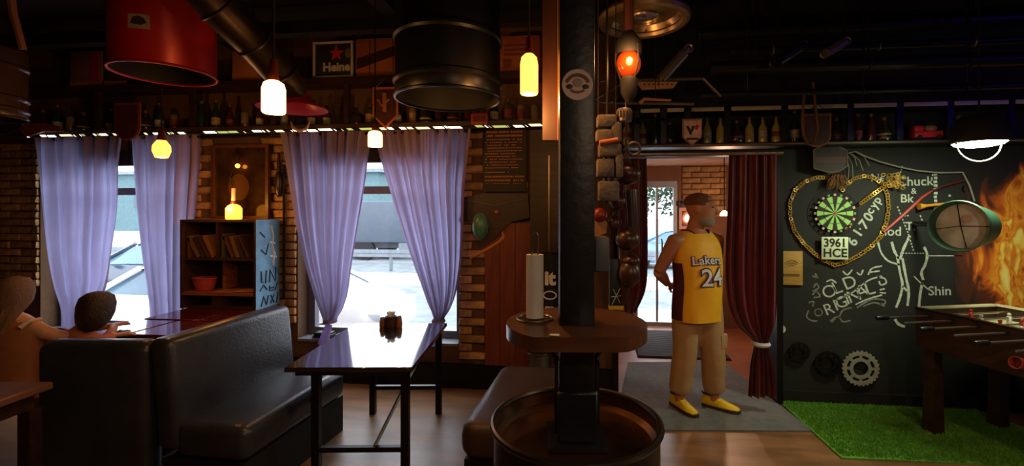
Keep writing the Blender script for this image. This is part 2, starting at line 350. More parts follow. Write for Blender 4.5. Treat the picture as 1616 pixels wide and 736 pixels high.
# cars: nose towards +x
def car(name, label, loc, rz, rgb, sc=1):
    M_p = mat('car_paint_%d_%d' % (rgb[0], rgb[2]), rgb, .25, coat=.6, var=.02); M_g = mat('car_glass', (96, 128, 150), .08, var=.05); M_t = mat('tyre', (20, 20, 22), .8)
    r = thing(name, label, 'car', loc, rz); r.scale = (sc, sc, sc)
    st = [(-2.12, .62, .42, .78), (-2.05, .78, .30, .92), (-1.7, .84, .24, .98), (-1.0, .87, .22, .98), (0, .87, .22, .97), (.9, .87, .22, .95), (1.3, .85, .23, .93), (1.75, .80, .26, .86), (2.02, .70, .30, .74), (2.12, .52, .40, .62)]
    rings = []
    for x, wv, z0, z1 in st:
        rings.append([Vector((x, y * wv, z)) for y, z in ((-.86, z0), (-1, lerp(z0, z1, .3)), (-.99, lerp(z0, z1, .7)), (-.9, lerp(z0, z1, .93)), (-.6, z1 + .02), (0, z1 + .045), (.6, z1 + .02), (.9, lerp(z0, z1, .93)), (.99, lerp(z0, z1, .7)), (1, lerp(z0, z1, .3)), (.86, z0))])
    q = MB(); q.loft(rings); q.build('body', M_p, r)
    def gh(zt_scale, inset, lo):
        out = []
        for x, wv, z0, z1 in ((-1.95, .66, .96, .99), (-1.45, .70, .96, 1.30), (-.9, .72, .97, 1.43), (-.1, .72, .97, 1.46), (.45, .71, .96, 1.38), (.8, .69, .95, 1.22), (1.32, .64, .92, .95)):
            z1 = lerp(z0, z1, zt_scale)
            out.append([Vector((x, y, z)) for y, z in ((-wv, z0 - lo), (-wv * .86 + inset, lerp(z0, z1, .85)), (-wv * .7, z1), (wv * .7, z1), (wv * .86 - inset, lerp(z0, z1, .85)), (wv, z0 - lo))])
        return out
    q = MB(); q.loft(gh(.985, .0, .02)); q.build('windows', M_g, r)
    rf = [(-1.5, .62, 1.29), (-.9, .64, 1.435), (-.1, .64, 1.465), (.45, .62, 1.385)]
    q = MB(); q.loft([[Vector((x, -wv, z - .03)), Vector((x, -wv * .8, z + .01)), Vector((x, wv * .8, z + .01)), Vector((x, wv, z - .03))] for x, wv, z in rf]); q.build('roof', M_p, r)
    for s in (-1, 1):
        for pts in (([(.42, s * .6, 1.38), (1.3, s * .66, .95)]), ([(-.3, s * .63, 1.42), (-.2, s * .75, .95)]), ([(-1.4, s * .62, 1.3), (-1.95, s * .68, .98)])):
            q = MB(); q.tube(pts, .04, 6); q.build('pillar', M_p, r)
        q = MB(); q.rbox((.85, s * .93, 1.0), (.12, .16, .11), .03); q.build('wing_mirror', M_p, r)
        q = MB(); q.rbox((1.95, s * .58, .68), (.22, .26, .12), .04); q.build('headlight', mat('headlight', (200, 210, 220), .15), r)
        for x in (-1.32, 1.32):
            q = MB(); q.lathe([(.12, -.1), (.28, -.1), (.32, -.06), (.32, .06), (.28, .1), (.12, .1)], 18, M=RX90, cap=True); q.build('wheel', M_t, r, (x, s * .78, .32))
            q = MB(); q.lathe([(.03, -.012), (.19, -.012), (.2, .012), (.03, .012)], 14, M=RX90, cap=True); q.build('hub', M_rail, r, (x, s * .885, .32))
    return r
c0 = PZ(605, 490, .35)
car('parked_car', 'white parked car close outside the two windows', (c0.x - 2.2, 6.35, GZ), R(3), (236, 238, 242))
car('parked_car', 'dark blue-grey car parked behind the white one', (-9.6, 9.6, GZ), R(178), (52, 66, 88))
car('parked_car', 'pale blue car across the street, seen through glass entrance door', (3.2, 17.5, GZ), R(170), (120, 150, 176))

# ================================================================== curtains
M_curt = cloth_mat('lavender_curtain', (158, 130, 138), (192, 190, 242), .48)
M_red = mat('maroon_velvet', (92, 8, 34), .38, var=.3, scale=8, bump=.1); M_red.node_tree.nodes['Principled BSDF'].inputs['Sheen Weight'].default_value = .3
def curtain(parent, rows, Y, m, folds=9, amp=.035, nu=90, nv=46, seed=0, name='cloth'):
    rnd = random.Random(seed); ph = [rnd.uniform(0, 6.28) for _ in range(4)]; q = MB(); vv = []
    for j in range(nv + 1):
        t = j / nv * (len(rows) - 1); i = min(int(t), len(rows) - 2); s = t - i
        def cr(k):   # catmull-rom
            p0, p1, p2, p3 = (rows[max(i - 1, 0)][k], rows[i][k], rows[i + 1][k], rows[min(i + 2, len(rows) - 1)][k])
            return .5 * (2 * p1 + (p2 - p0) * s + (2 * p0 - 5 * p1 + 4 * p2 - p3) * s * s + (3 * p1 - p0 - 3 * p2 + p3) * s ** 3)
        py, l, r_ = cr(0), cr(1), cr(2)
        for k in range(nu + 1):
            u = k / nu; p = PY(lerp(l, r_, u), py, Y)
            uu = u + .02 * math.sin(u * 9 + ph[0])
            d_ = 1.6 * (abs(math.sin(uu * folds * 3.1416 + ph[1] + .4 * math.sin(j * .09))) - .5) + .45 * math.sin(uu * folds * 14.5 + ph[2] + j * .03) * max(0, 1 - j / nv * 1.5) + .5 * math.sin(uu * folds * 2.6 + ph[3])
            vv.append(p + Vector((0, d_ * amp, 0)))
    ff = [(j * (nu + 1) + k, j * (nu + 1) + k + 1, (j + 1) * (nu + 1) + k + 1, (j + 1) * (nu + 1) + k) for j in range(nv) for k in range(nu)]
    org = parent.location; q.add([v - org for v in vv], ff)
    me = bpy.data.meshes.new(name); me.from_pydata([tuple(v) for v in q.v], [], q.f); me.polygons.foreach_set('use_smooth', [True] * len(me.polygons)); me.materials.append(m)
    return link(name, me, parent)
def curtain_thing(label, rows, Y, m, tie=None, **kw):
    mid = PY((rows[0][1] + rows[0][2]) / 2, rows[-1][0], Y); t = thing('curtain', label, 'curtain', mid, group=kw.pop('group', None))
    curtain(t, rows, Y, m, **kw)
    if tie:
        p = PY(tie[0], tie[1], Y) - mid; q = MB(); q.torus(p, tie[2], .018, 16, 6); q.build('tie', m if len(tie) < 4 else tie[3], t)
        if len(tie) < 4: q = MB(); q.tube([p + Vector((0, -.02, -.03)), p + Vector((-.02, -.04, -.12)), p + Vector((-.04, -.04, -.2))], [.03, .04, .05], 8); q.build('curtain_tail', m, t)
    return t
curtain_thing('pale lilac curtain swept aside on the left half of left window', [(213, 58, 196), (262, 62, 192), (330, 67, 190), (400, 74, 180), (450, 84, 172), (490, 98, 152), (520, 100, 148)], 3.93, M_curt, None, folds=8, seed=3, amp=.04)
curtain_thing('lilac curtain hanging straight beside the bookcase', [(211, 206, 312), (262, 209, 310), (330, 214, 304), (400, 221, 299), (450, 228, 295), (500, 234, 292), (560, 234, 292)], 3.93, M_curt, None, folds=6, seed=5, amp=.04)
curtain_thing('lilac curtain tied low at the left of the right window', [(203, 445, 585), (245, 452, 579), (300, 460, 572), (360, 470, 562), (420, 484, 552), (465, 498, 545), (490, 508, 536), (503, 514, 528), (510, 515, 527)], 3.93, M_curt, (521, 507, .045), folds=9, seed=8, amp=.045)
curtain_thing('lilac curtain tied low beside the black notice board', [(199, 586, 745), (245, 596, 739), (300, 612, 733), (360, 630, 731), (420, 650, 727), (465, 668, 719), (490, 679, 709), (503, 685, 700), (510, 686, 699)], 3.93, M_curt, (692, 507, .045), folds=11, seed=12, amp=.045)
curtain_thing('maroon velvet curtain gathered at the right side of the entrance', [(242, 1150, 1228), (330, 1148, 1229), (420, 1145, 1229), (480, 1150, 1228), (515, 1165, 1224), (535, 1186, 1214), (548, 1190, 1212), (575, 1184, 1221), (628, 1180, 1226)], 3.82, M_red, (1201, 543, .055, mat('lace_tie', (190, 190, 200), .8)), folds=5, amp=.035, seed=20)
curtain_thing('narrow maroon curtain at the left side of the entrance', [(250, 975, 1020), (330, 974, 1022), (420, 975, 1022), (460, 978, 1018), (495, 985, 1003)], 3.9, M_red, None, folds=3, amp=.03, seed=23)
# curtain rail
a = PY(40, 208, 3.97); b_ = PY(760, 193, 3.97)
cr_ = tag(MB().tube([(0, 0, 0), (b_.x - a.x, 0, 0)], .014, 8).build('curtain_rail', M_blackm, None, (a.x, 3.97, 2.335)), 'black curtain rail running under the bottle shelf', 'rail')
q = MB(); q.tube([PY(985, 244, 3.8), PY(1235, 241, 3.8)], .022, 10); tag(q.build('curtain_rail', mat('worn_steel', (150, 140, 134), .3, .9), None), 'worn steel pipe carrying the maroon entrance curtains', 'rail')
# ================================================================== furniture
M_leath = mat('black_leatherette', (52, 56, 64), .30, var=.25, scale=5, bump=.12, bscale=70)
M_leath_b = mat('brown_leatherette', (74, 58, 50), .38, var=.2, scale=5, bump=.12, bscale=70)
M_under = mat('black_kick_panel', (14, 13, 13), .7)
def cushion(q, x0, x1, y0, y1, z0, z1, r=.05): q.rbox(((x0 + x1) / 2, (y0 + y1) / 2, (z0 + z1) / 2), (x1 - x0, y1 - y0, z1 - z0), r, 4)
# booth bench facing the black table (local: x to the seat front, y along the bench away from camera)
n0 = P(255, 537, 2.5); A = -(R(8.2) - PSI)
n0.z = 0
b = thing('booth_bench', 'black leather booth bench facing the glossy black table', 'bench', n0, A)
q = MB(); cushion(q, -.07, .075, 0, .98, .30, .915, .045); q.v = [v + Vector(((.6 - v.z) * .10, 0, 0)) for v in q.v]; q.build('backrest', M_leath, b)
q = MB(); cushion(q, .06, .50, .01, .97, .26, .455, .055); q.build('seat', M_leath, b)
q = MB(); q.box((.23, .49, .13), (.5, .94, .26)); q.build('base', M_under, b, smooth=False)
# bench with its back to the camera
s0 = P(51, 540, 2.5); s1 = P(232, 540, 2.5); s0.z = s1.z = 0; wd = (s1 - s0).length
b = thing('booth_bench', 'dark booth bench with its rounded back turned to the camera', 'bench', (s0 + s1) / 2, PSI)
q = MB(); cushion(q, -wd / 2, wd / 2, 0, .14, .05, .90, .06); q.build('backrest', M_leath, b)
q = MB(); cushion(q, -wd / 2 + .01, wd / 2 - .01, .14, .55, .28, .45, .05); q.build('seat', M_leath, b)
q = MB(); q.box((0, .34, .14), (wd - .04, .4, .28)); q.build('base', M_under, b, smooth=False)
# low plain bench the two guests sit on
sp = P(60, 500, 2.9); sp.z = 0
b = thing('long_bench', 'low dark wooden bench that the long-haired guest sits on', 'bench', sp - Vector((.14, 0, 0)), PSI)
q = MB(); q.rbox((0, 0, .425), (.92, .36, .05), .012); q.build('seat', M_wood_d, b)
for x in (-.4, .4):
    for y in (-.13, .13): bx('leg', M_wood_d, (x, y, .20), (.05, .05, .41), b)
# backless bench on the right of the black table
p0 = PZ(722, 668, .46); p1 = PZ(746, 574, .46)
b = thing('booth_bench', 'brown-black padded backless bench right of the glossy black table', 'bench', (p0.x, p0.y, 0), -R(2))
q = MB(); cushion(q, 0, .5, 0, 1.02, .24, .46, .085); q.build('seat', M_leath_b, b)
q = MB(); q.box((.26, .51, .125), (.46, .97, .25)); q.build('base', M_under, b, smooth=False)

# glossy black table by the right window
def gloss_mat():
    m = mat('black_marbled_gloss', (30, 29, 32), .09, var=.8, scale=5, spec=1.0, coat=1)
    return m
T0 = PZ(448, 581, .71); T1 = PZ(651, 580, .71); T2 = PZ(709, 510, .71)
tl = (T2 - T1).length; tw = (T1 - T0).length; ta = math.atan2((T1 - T0).y, (T1 - T0).x)
t = thing('dining_table', 'glossy black marbled table by the right window', 'table', (T0.x, T0.y, 0), ta)
q = MB(); q.rbox((tw / 2, tl / 2, .696), (tw, tl, .028), .004, 1); q.build('table_top', gloss_mat(), t)
bx('apron', M_under, (tw / 2, tl / 2, .668), (tw - .10, tl - .06, .03), t)
for x, y in ((.165, .05), (tw - .055, .05), (.165, tl - .06), (tw - .055, tl - .06)): bx('leg', M_blackm, (x, y, .327), (.045, .045, .654), t)
bx('footrest', M_blackm, (tw / 2 + .05, .05, .21), (tw - .26, .03, .03), t)
q = MB(); q.tube([(tw - .08, .55, .63), (tw - .24, .06, .22)], .012, 6); q.build('diagonal_brace', M_rail, t)
bx('footrest', M_blackm, (tw / 2 + .05, tl - .06, .21), (tw - .26, .03, .03), t)
TT = t
# condiments on it
p = PZ(617, 516, .712); p.z = .711
M_brwood = mat('brown_wood_pot', (112, 66, 38), .5, stretch=(1, 1, 6))
c = thing('napkin_holder', 'small dark pot of paper napkins at the window end of black table', 'napkin holder', p)
q = MB(); q.lathe([(.001, 0), (.042, 0), (.048, .03), (.045, .085), (.04, .085), (.038, .02), (.001, .02)], 16); q.build('pot', mat('dark_brown_pot', (60, 40, 30), .5), c)
for k in range(4): bx('napkin', mat('white_paper', (225, 222, 215), .8), (-.015 + .011 * k, (-1) ** k * .008, .085), (.004, .055, .07), c, (0, R(-16 + 11 * k), 0))
for k, (dx, lab, col_) in enumerate(((-.065, 'amber pepper shaker left of the napkin pot', (120, 72, 36)), (.068, 'taller brown salt shaker right of the napkin pot', (134, 80, 44)))):
    c = thing('shaker', lab, 'shaker', p + Vector((dx, -.01 + .01 * k, 0)))
    q = MB(); q.lathe([(.001, 0), (.022, 0), (.025, .02), (.02, .05 + .012 * k), (.015, .06 + .012 * k), (.001, .06 + .012 * k)], 12); q.build('body', mat('shaker_wood%d' % k, col_, .4), c)
    q = MB(); q.lathe([(.018, 0), (.018, .012), (.012, .02), (.001, .022)], 12, (0, 0, .058 + .012 * k)); q.build('cap', M_rail, c)
# clutter on the sill
for k, (px, py, lab, d_, col_) in enumerate(((512, 529, 'dark folded cloth on the left end of the right window sill', (.2, .10, .05), (30, 28, 34)), (545, 528, 'flat black case on the right window sill beside the folded cloth', (.2, .09, .035), (22, 22, 26)))):
    pp = PY(px, py, WY + .07); o = MB()
    for j in range(3 - k): o.rbox((random.uniform(-.01, .01), 0, d_[2] * (j + .5) / (3 - k)), (d_[0] * (1 - .08 * j), d_[1], d_[2] / (3 - k)), .01, 2)
    tag(o.build('folded_cloth' if k == 0 else 'flat_case', mat('sill_item%d' % k, col_, .6), None, (pp.x, WY + .065, SILL + .002)), lab, 'cloth' if k == 0 else 'case')

# red-brown booth tables by the left window
M_redw = mat('polished_red_wood', (92, 26, 22), .13, var=.35, scale=3, stretch=(1, 8, 1), coat=.4)
def booth_table(label, y0, y1, x0, x1, seam, g):
    t = thing('booth_table', label, 'table', ((x0 + x1) / 2, (y0 + y1) / 2, 0), 0, g); cx, cy = (x0 + x1) / 2, (y0 + y1) / 2
    for a_, b_ in ((x0, seam - .012), (seam + .012, x1)):
        q = MB(); q.rbox(((a_ + b_) / 2 - cx, 0, .727), (b_ - a_, y1 - y0, .026), .005, 1); q.build('top_board', M_redw, t)
    bx('apron', M_under, (0, 0, .69), (x1 - x0 - .1, y1 - y0 - .08, .045), t)
    for sx in (-1, 1):
        for sy in (-1, 1): bx('leg', M_under, (sx * ((x1 - x0) / 2 - .08), sy * ((y1 - y0) / 2 - .06), .333), (.05, .05, .666), t)
    return t
BX1_ = PY(441, 480, 4.05).x + .02; f1 = PZ(129, 525, .74); f2_ = PZ(206, 526, .74); g1 = PZ(224, 503.5, .74)
booth_table('red-brown two-board table just behind the dark booth benches', f1.y, 3.32, f1.x, f1.x + 1.0, f2_.x, None)
booth_table('red-brown table pushed against the wall under the bookcase', 3.36, 4.035, g1.x, BX1_, g1.x + .5, None)
# near table corner at the lower left
c0 = PZ(86, 602, .74)
t = thing('wooden_table', 'brown wooden table corner at the lower left edge of picture', 'table', (c0.x, c0.y, 0), PSI - R(.5))
q = MB(); q.rbox((-.45, -.4, .72), (.9, .8, .04), .008, 1); q.build('table_top', mat('table_brown', (120, 82, 66), .5, stretch=(6, 1, 1)), t)
bx('apron', M_wood_d, (-.45, -.4, .66), (.8, .7, .08), t)
for x in (-.84, -.06):
    for y in (-.74, -.06): bx('leg', M_wood_d, (x, y, .31), (.06, .06, .62), t)

# bookcase made of crates standing on the wall table
BYF, BYB = 3.745, 4.05
BX1 = PY(441, 480, BYB).x; BX0 = PY(284, 480, BYF).x; B0 = Vector((BX0, BYF, 0)); B1 = Vector((BX1, BYF, 0)); bw = BX1 - BX0; bz = .741; bh = PY(340, 347, BYF).z - bz; dp = BYB - BYF
M_bk = mat('dark_crate_wood', (66, 38, 26), .6, var=.35, stretch=(1, 6, 6)); M_bkl = mat('worn_crate_wood', (150, 84, 52), .6, var=.35, stretch=(1, 6, 6))
bc = thing('bookcase', 'dark wooden bookcase with a light blue graffitied side, between the windows', 'bookcase', (BX0, BYF, bz), 0)
bx('side_panel', M_bk, (.012, dp / 2, bh / 2), (.024, dp, bh), bc)
M_blue = mat('graffiti_blue', (104, 158, 196), .6, var=.25, scale=7)
sp_ = bx('side_panel', M_bk, (bw - .014, dp / 2, bh / 2), (.02, dp, bh), bc)
face = bx('painted_face', M_blue, (bw - .002, dp / 2, bh / 2), (.004, dp, bh), bc); face['label'] = 'light blue graffitied side face'
bx('back_panel', M_bk, (bw / 2, dp - .008, bh / 2), (bw - .05, .012, bh - .03), bc)
zs = [.012, .135, PY(340, 410, BYF).z - bz]
bx('shelf', M_bk, (bw / 2, dp / 2, bh - .011), (bw - .05, dp, .022), bc); bx('shelf', M_bk, (bw / 2, dp / 2, .012), (bw - .05, dp - .02, .022), bc)
bx('shelf', M_bkl, (bw / 2, dp / 2 - .01, .135), (bw - .05, dp, .026), bc); bx('shelf', M_bk, (bw / 2, dp / 2, zs[2]), (bw - .05, dp - .02, .02), bc)
bx('divider', M_bk, (bw * .47, dp / 2, (zs[2] + bh) / 2), (.018, dp - .03, bh - zs[2] - .034), bc)
bx('divider', M_bkl, (bw * .42, dp / 2 + .06, (.15 + zs[2]) / 2), (.03, dp - .16, zs[2] - .16), bc); bx('divider', M_bk, (bw * .47, dp / 2, .073), (.1, dp - .03, .098), bc)
M_w = mat('white_paint_marks', (226, 232, 238), .7); M_dk = mat('dark_paint_marks', (34, 58, 84), .7)
def strokes(parent, lines, m, rr, name='painted_mark'):
    for ln in lines: MB().tube([(.003, (u - .5) * dp, (v - .5) * bh) for u, v in ln], rr, 5).build(name, m, parent)
strokes(face, [[(.62, .93), (.7, .8), (.66, .7), (.78, .6), (.7, .5)], [(.55, .74), (.78, .72)], [(.55, .58), (.85, .56)], [(.72, .66), (.72, .46)]], M_w, .009)
strokes(face, [[(.2, .42), (.22, .3), (.38, .28), (.42, .42)], [(.55, .28), (.56, .42), (.8, .28), (.82, .44)], [(.15, .2), (.3, .26), (.45, .2)], [(.55, .24), (.55, .18), (.75, .18)], [(.6, .21), (.74, .21)], [(.8, .18), (.9, .26)], [(.2, .02), (.3, .13), (.42, .03), (.5, .13)], [(.6, .03), (.75, .13)], [(.75, .03), (.6, .13)], [(.85, .02), (.92, .14)], [(.2, .66), (.4, .6), (.5, .72)], [(.15, .86), (.35, .8)]], M_dk, .007)
# leaning books
bcols = [(96, 60, 44), (120, 84, 60), (58, 44, 46), (78, 46, 36), (140, 92, 60), (70, 66, 64)]
bnames = ['brown', 'tan', 'black', 'maroon', 'ochre', 'grey']
k = 0
for (xa, n, lean0) in ((.03, 5, -26), (bw * .5, 5, -22)):
    for j in range(n):
        h = .18 + .04 * random.random(); an = 0 if (j == 0) else lean0 + random.uniform(-4, 4); th = .022 + .012 * random.random(); x = xa + .03 + (.095 + (j - 1) * .05 if j else 0)
        rt = thing('book', '', 'book', (B0.x + x, BYF + .09, bz + zs[2] + .0135), 0, 'books on the upper bookcase shelf')
        side = 'left' if xa < .1 else 'right'; ordn = ['first', 'second', 'third', 'fourth', 'fifth', 'sixth'][j]
        rt['label'] = '%s book, %s from the left in the bookcase\'s upper %s bay' % (bnames[k % 6], ordn, side)
        q = MB(); q.box((0, 0, h / 2), (th, .13, h)); q.build('cover', mat('book_' + bnames[k % 6], bcols[k % 6], .6), rt, rot=(0, R(an), 0), loc=(0, 0, abs(math.sin(R(an))) * th / 2), smooth=False)
        q = MB(); q.box((0, .004, h / 2), (th * .8, .128, h + .004)); q.build('pages', mat('book_pages', (170, 150, 118), .8), rt, rot=(0, R(an), 0), loc=(0, 0, abs(math.sin(R(an))) * th / 2), smooth=False)
        k += 1
# pink basket in the lower bay
p = PY(323, 463, BYF + .12)
bs = thing('basket', 'small pink basket in the lower left bay of the bookcase', 'basket', (p.x, BYF + .12, bz + .15))
M_pink = mat('pink_plastic', (190, 74, 84), .5)
q = MB(); q.lathe([(.001, 0), (.07, 0), (.095, .075), (.1, .11), (.094, .11), (.066, .008), (.001, .008)], 16); q.build('bowl', M_pink, bs); bs.scale = (1.1, .8, 1)
q = MB(); q.torus((0, 0, .11), .098, .007, 20, 6); q.build('rim', M_pink, bs)
for k in range(3): tag(bx('paper_sheet', mat('warm_paper%d' % k, [(190, 130, 90), (170, 100, 70), (200, 140, 84)][k], .8), (B0.x + bw * (.55 + .13 * k), BYF + .09, bz + .1505 + .004 * k), (.2, .14, .004), None, (0, 0, R(8 * k - 6))), ['lowest loose sheet on the lower bookcase shelf', 'middle loose sheet on the lower bookcase shelf', 'topmost loose sheet on the lower bookcase shelf'][k], 'paper', 'loose sheets in the bookcase')

# framed picture above the bookcase
f0 = PY(336, 346, WY - .05); f1_ = PY(426, 228, WY - .05)
fr = thing('framed_picture', 'dark glazed picture in a brown frame above the bookcase', 'picture', ((f0.x + f1_.x) / 2, WY - .058, f0.z - .05)); fw = f1_.x - f0.x; fh = f1_.z - f0.z
M_fr = mat('brown_frame', (84, 48, 26), .45)
bx('print', mat('dim_print', (58, 40, 26), .12, var=.6, scale=5, spec=.6), (0, .01, fh / 2 + .05), (fw - .04, .012, fh - .04), fr)
for c, d_ in (((-fw / 2 + .015, 0, fh / 2 + .05), (.03, .035, fh)), ((fw / 2 - .015, 0, fh / 2 + .05), (.03, .035, fh)), ((0, 0, .065), (fw - .06, .035, .03)), ((0, 0, fh + .035), (fw - .06, .035, .03))): bx('frame_bar', M_fr, c, d_, fr)
MB().ball((-.02, -.0, fh * .5), (.11, .006, .13), 14, 8).build('painted_mark', mat('print_pale', (96, 66, 38), .15), fr)

# black steel post, its round shelf and the drum it stands in
PC = P(909, 660, 1.59); PC.z = 0
M_post = mat('black_post_paint', (24, 25, 28), .42, .1, var=.2, bump=.1, bscale=30)
dr = thing('oil_drum', 'black oil drum with a recessed lid around the steel post', 'drum', PC, PSI)
q = MB(); pr = [(.27, 0), (.285, .01), (.285, .28), (.296, .295), (.296, .31), (.285, .325), (.285, .56), (.296, .575), (.296, .59), (.285, .605), (.285, .885)]
q.lathe(pr, 48); q.build('drum_shell', M_blackm, dr)
MB().torus((0, 0, .892), .288, .011, 56, 8).build('rim', mat('worn_drum_rim', (60, 52, 46), .35, .7), dr)
q = MB(); q.lathe([(.284, .885), (.280, .845), (.262, .828), (.001, .828)], 48); q.build('lid', mat('bronze_lid', (84, 54, 34), .34, .75, var=.5, scale=5), dr)
po = thing('steel_post', 'square black steel post rising from the drum to the ceiling', 'post', PC + Vector((0, 0, .829)), PSI)
pw = .118
bx('shaft', M_post, (0, 0, (CEIL - .829) / 2), (pw, pw, CEIL - .829 - .002), po, r=.006)
bx('base_plate', M_post, (0, 0, .008), (.20, .20, .014), po); q = MB(); q.rbox((0, 0, .10), (.136, .136, .17), .006, 1); q.build('sleeve', M_post, po)
for sx in (-1, 1): bx('bracket', M_post, (sx * .07, -.03, .16), (.012, .03, .24), po)
q = MB(); q.lathe([(.001, 0), (.052, 0), (.052, .004), (.001, .004)], 32, M=RX90); st = q.build('sticker', mat('sticker_white', (206, 182, 168), .6, var=.05), po, (.0, -pw / 2 - .0005, P(906, 134, 1.53).z - .829))
M_sr = mat('sticker_red', (112, 60, 50), .6); M_sb = mat('sticker_dark', (50, 42, 38), .6)
def arc(cx, cz, r_, a0, a1, rr, y=-.0055, n=9): return MB().tube([(cx + r_ * math.cos(R(lerp(a0, a1, i / n))), y, cz + r_ * math.sin(R(lerp(a0, a1, i / n)))) for i in range(n + 1)], rr, 6, flat=1)
q = MB()
for o_ in (arc(0, -.008, .040, 22, 158, .0065), arc(0, .01, .036, 230, 310, .0045)): q.v, q.f = q.v + o_.v, q.f + [tuple(i + len(q.v) for i in f) for f in o_.f]
q.xf(Matrix.Diagonal((1, .25, 1))); q.build('print_arc', M_sr, st, (0, -.0035, 0))
for sx in (-1, 1): MB().ball((sx * .027, -.0045, -.007), (.012, .0015, .008), 10, 6).build('print_mark', M_sb, st)
MB().ball((0, -.0045, .006), (.017, .0012, .015), 12, 6).build('print_mark', mat('sticker_grey', (160, 138, 126), .6), st)
# round shelf
rs = thing('round_shelf', 'thick wooden bar shelf with clipped round edge around the post', 'shelf', PC + Vector((0, 0, 1.19)), PSI)
pts = []
for k in range(40):
    a_ = 2 * math.pi * k / 40; x = .243 * math.cos(a_); y = .243 * math.sin(a_)
    if y < -.2: y = -.2 - .004 * math.cos(a_)
    pts.append((x, y))
hole = pw / 2 + .002
q = MB(); outer = pts; n = 40; inner = []
for k in range(n):
    a_ = 2 * math.pi * k / n; c_, s_ = math.cos(a_), math.sin(a_); m_ = hole / max(abs(c_), abs(s_)); inner.append((c_ * m_, s_ * m_))
vv = [(x, y, 0) for x, y in outer] + [(x, y, .046) for x, y in outer] + [(x, y, 0) for x, y in inner] + [(x, y, .046) for x, y in inner]; ff = []
for k in range(n):
    j = (k + 1) % n; ff += [(k, j, n + j, n + k), (2 * n + k, 3 * n + k, 3 * n + j, 2 * n + j), (n + k, n + j, 3 * n + j, 3 * n + k), (k, 2 * n + k, 2 * n + j, j)]
q.add(vv, ff); q.build('shelf_board', mat('bar_wood', (92, 58, 40), .32, var=.3, scale=3, stretch=(1, 9, 9), coat=.2), rs)
for sx in (-1, 1): MB().tube([(sx * .06, 0, -.09), (sx * .12, 0, -.01)], .008, 6).build('support_strut', M_post, rs)
# kitchen roll on its stand
kp = P(844, 505, 1.62); kz = 1.237
kr = thing('paper_towel_holder', 'wire kitchen-roll stand with ring base on the bar shelf', 'holder', (kp.x, kp.y, kz)); M_wire = mat('bright_wire', (170, 164, 158), .25, .9)
MB().torus((0, 0, .004), .062, .004, 28, 6).build('ring_base', M_wire, kr)
q = MB(); h = P(844, 367, 1.62).z - kz; q.tube([(-.011, 0, .002), (-.011, 0, h - .012), (-.006, 0, h), (.006, 0, h), (.011, 0, h - .012), (.011, 0, .002)], .0032, 6); q.build('wire_loop', M_wire, kr)
q = MB(); q.tube([(-.062, 0, .004), (.062, 0, .004)], .003, 6); q.build('base_bar', M_wire, kr)
kr2 = thing('paper_towel_roll', 'white kitchen paper roll standing on the bar shelf', 'paper roll', (kp.x, kp.y, kz + .008)); h2 = P(844, 402, 1.62).z - kz - .008
q = MB(); q.lathe([(.016, 0), (.031, 0), (.031, h2), (.016, h2), (.016, 0)], 28); q.build('paper', mat('kitchen_paper', (226, 222, 216), .9, bump=.15, bscale=120), kr2)
q = MB(); q.lathe([(.0145, .002), (.0158, .002), (.0158, h2 - .002), (.0145, h2 - .002), (.0145, .002)], 18); q.build('cardboard_core', mat('cardboard_core', (140, 110, 80), .9), kr2)
tag(MB().rbox((0, 0, .003), (.03, .014, .005), .002, 1).build('crumpled_tissue', mat('white_paper', (225, 222, 215), .8), None, P(875, 531, 1.40) * 1 + Vector((0, 0, 0))), 'scrap of white paper near the front of the bar shelf', 'paper')
bpy.data.objects['crumpled_tissue'].location.z = kz + .0005
# grey junction box on the post
jb = thing('junction_box', 'dark grey junction box fixed to the right side of post', 'box', PC + Vector((0, 0, P(947, 428, 1.6).z)), PSI)
q = MB(); q.rbox((pw / 2 + .028, .02, .06), (.052, .09, .122), .006, 2); q.build('housing', mat('grey_box', (62, 66, 74), .5), jb)
bx('lid', mat('grey_box_lid', (72, 76, 84), .5), (pw / 2 + .028, -.028, .06), (.046, .006, .112), jb, r=.002)
# ================================================================== shelves with bottles
SY = 3.85                                   # front edge of the wall shelves
sl0, sl1 = PY(2, 200, SY).x, PY(858, 200, SY).x
sh = thing('wall_shelf', 'long dark two-board shelf above the windows, full of bottles', 'shelf', (0, 0, 0))
dpt = WY - SY
bx('shelf_board', M_wood_d, ((sl0 + sl1) / 2, SY + dpt / 2, 2.375), (sl1 - sl0, dpt - .004, .03), sh); bx('shelf_board', M_wood_d, ((sl0 + sl1) / 2, SY + dpt / 2, 2.80), (sl1 - sl0, dpt - .004, .035), sh)
bx('edge_batten', M_wood_d, ((sl0 + sl1) / 2, SY - .008, 2.375), (sl1 - sl0, .014, .05), sh); bx('edge_batten', M_wood_d, ((sl0 + sl1) / 2, SY - .008, 2.79), (sl1 - sl0, .014, .06), sh)
for px in (20, 150, 300, 430, 545, 760): bx('upright', M_wood_d, (PY(px, 160, SY).x, SY + .03, 2.587), (.045, .045, .39), sh)
sr0, sr1 = PY(985, 200, SY).x, XR - .02
s2 = thing('wall_shelf', 'black bottle shelf with a pale strip over the entrance and chalkboard', 'shelf', (0, 0, 0))
bx('shelf_board', M_blackm, ((sr0 + sr1) / 2, SY + dpt / 2, 2.165), (sr1 - sr0, dpt - .004, .03), s2); bx('shelf_board', M_blackm, ((sr0 + sr1) / 2, SY + dpt / 2, 2.455), (sr1 - sr0, dpt - .004, .03), s2)
M_strip = mat('pale_strip', (196, 190, 156), .4, .3)
bay = [1005, 1047, 1085, 1148, 1238, 1342, 1420, 1500, 1596, 1640]
for k, px in enumerate(bay): bx('upright', M_blackm, (PY(px, 200, SY).x, SY + .01, 2.31), (.045, .03, .26), s2)
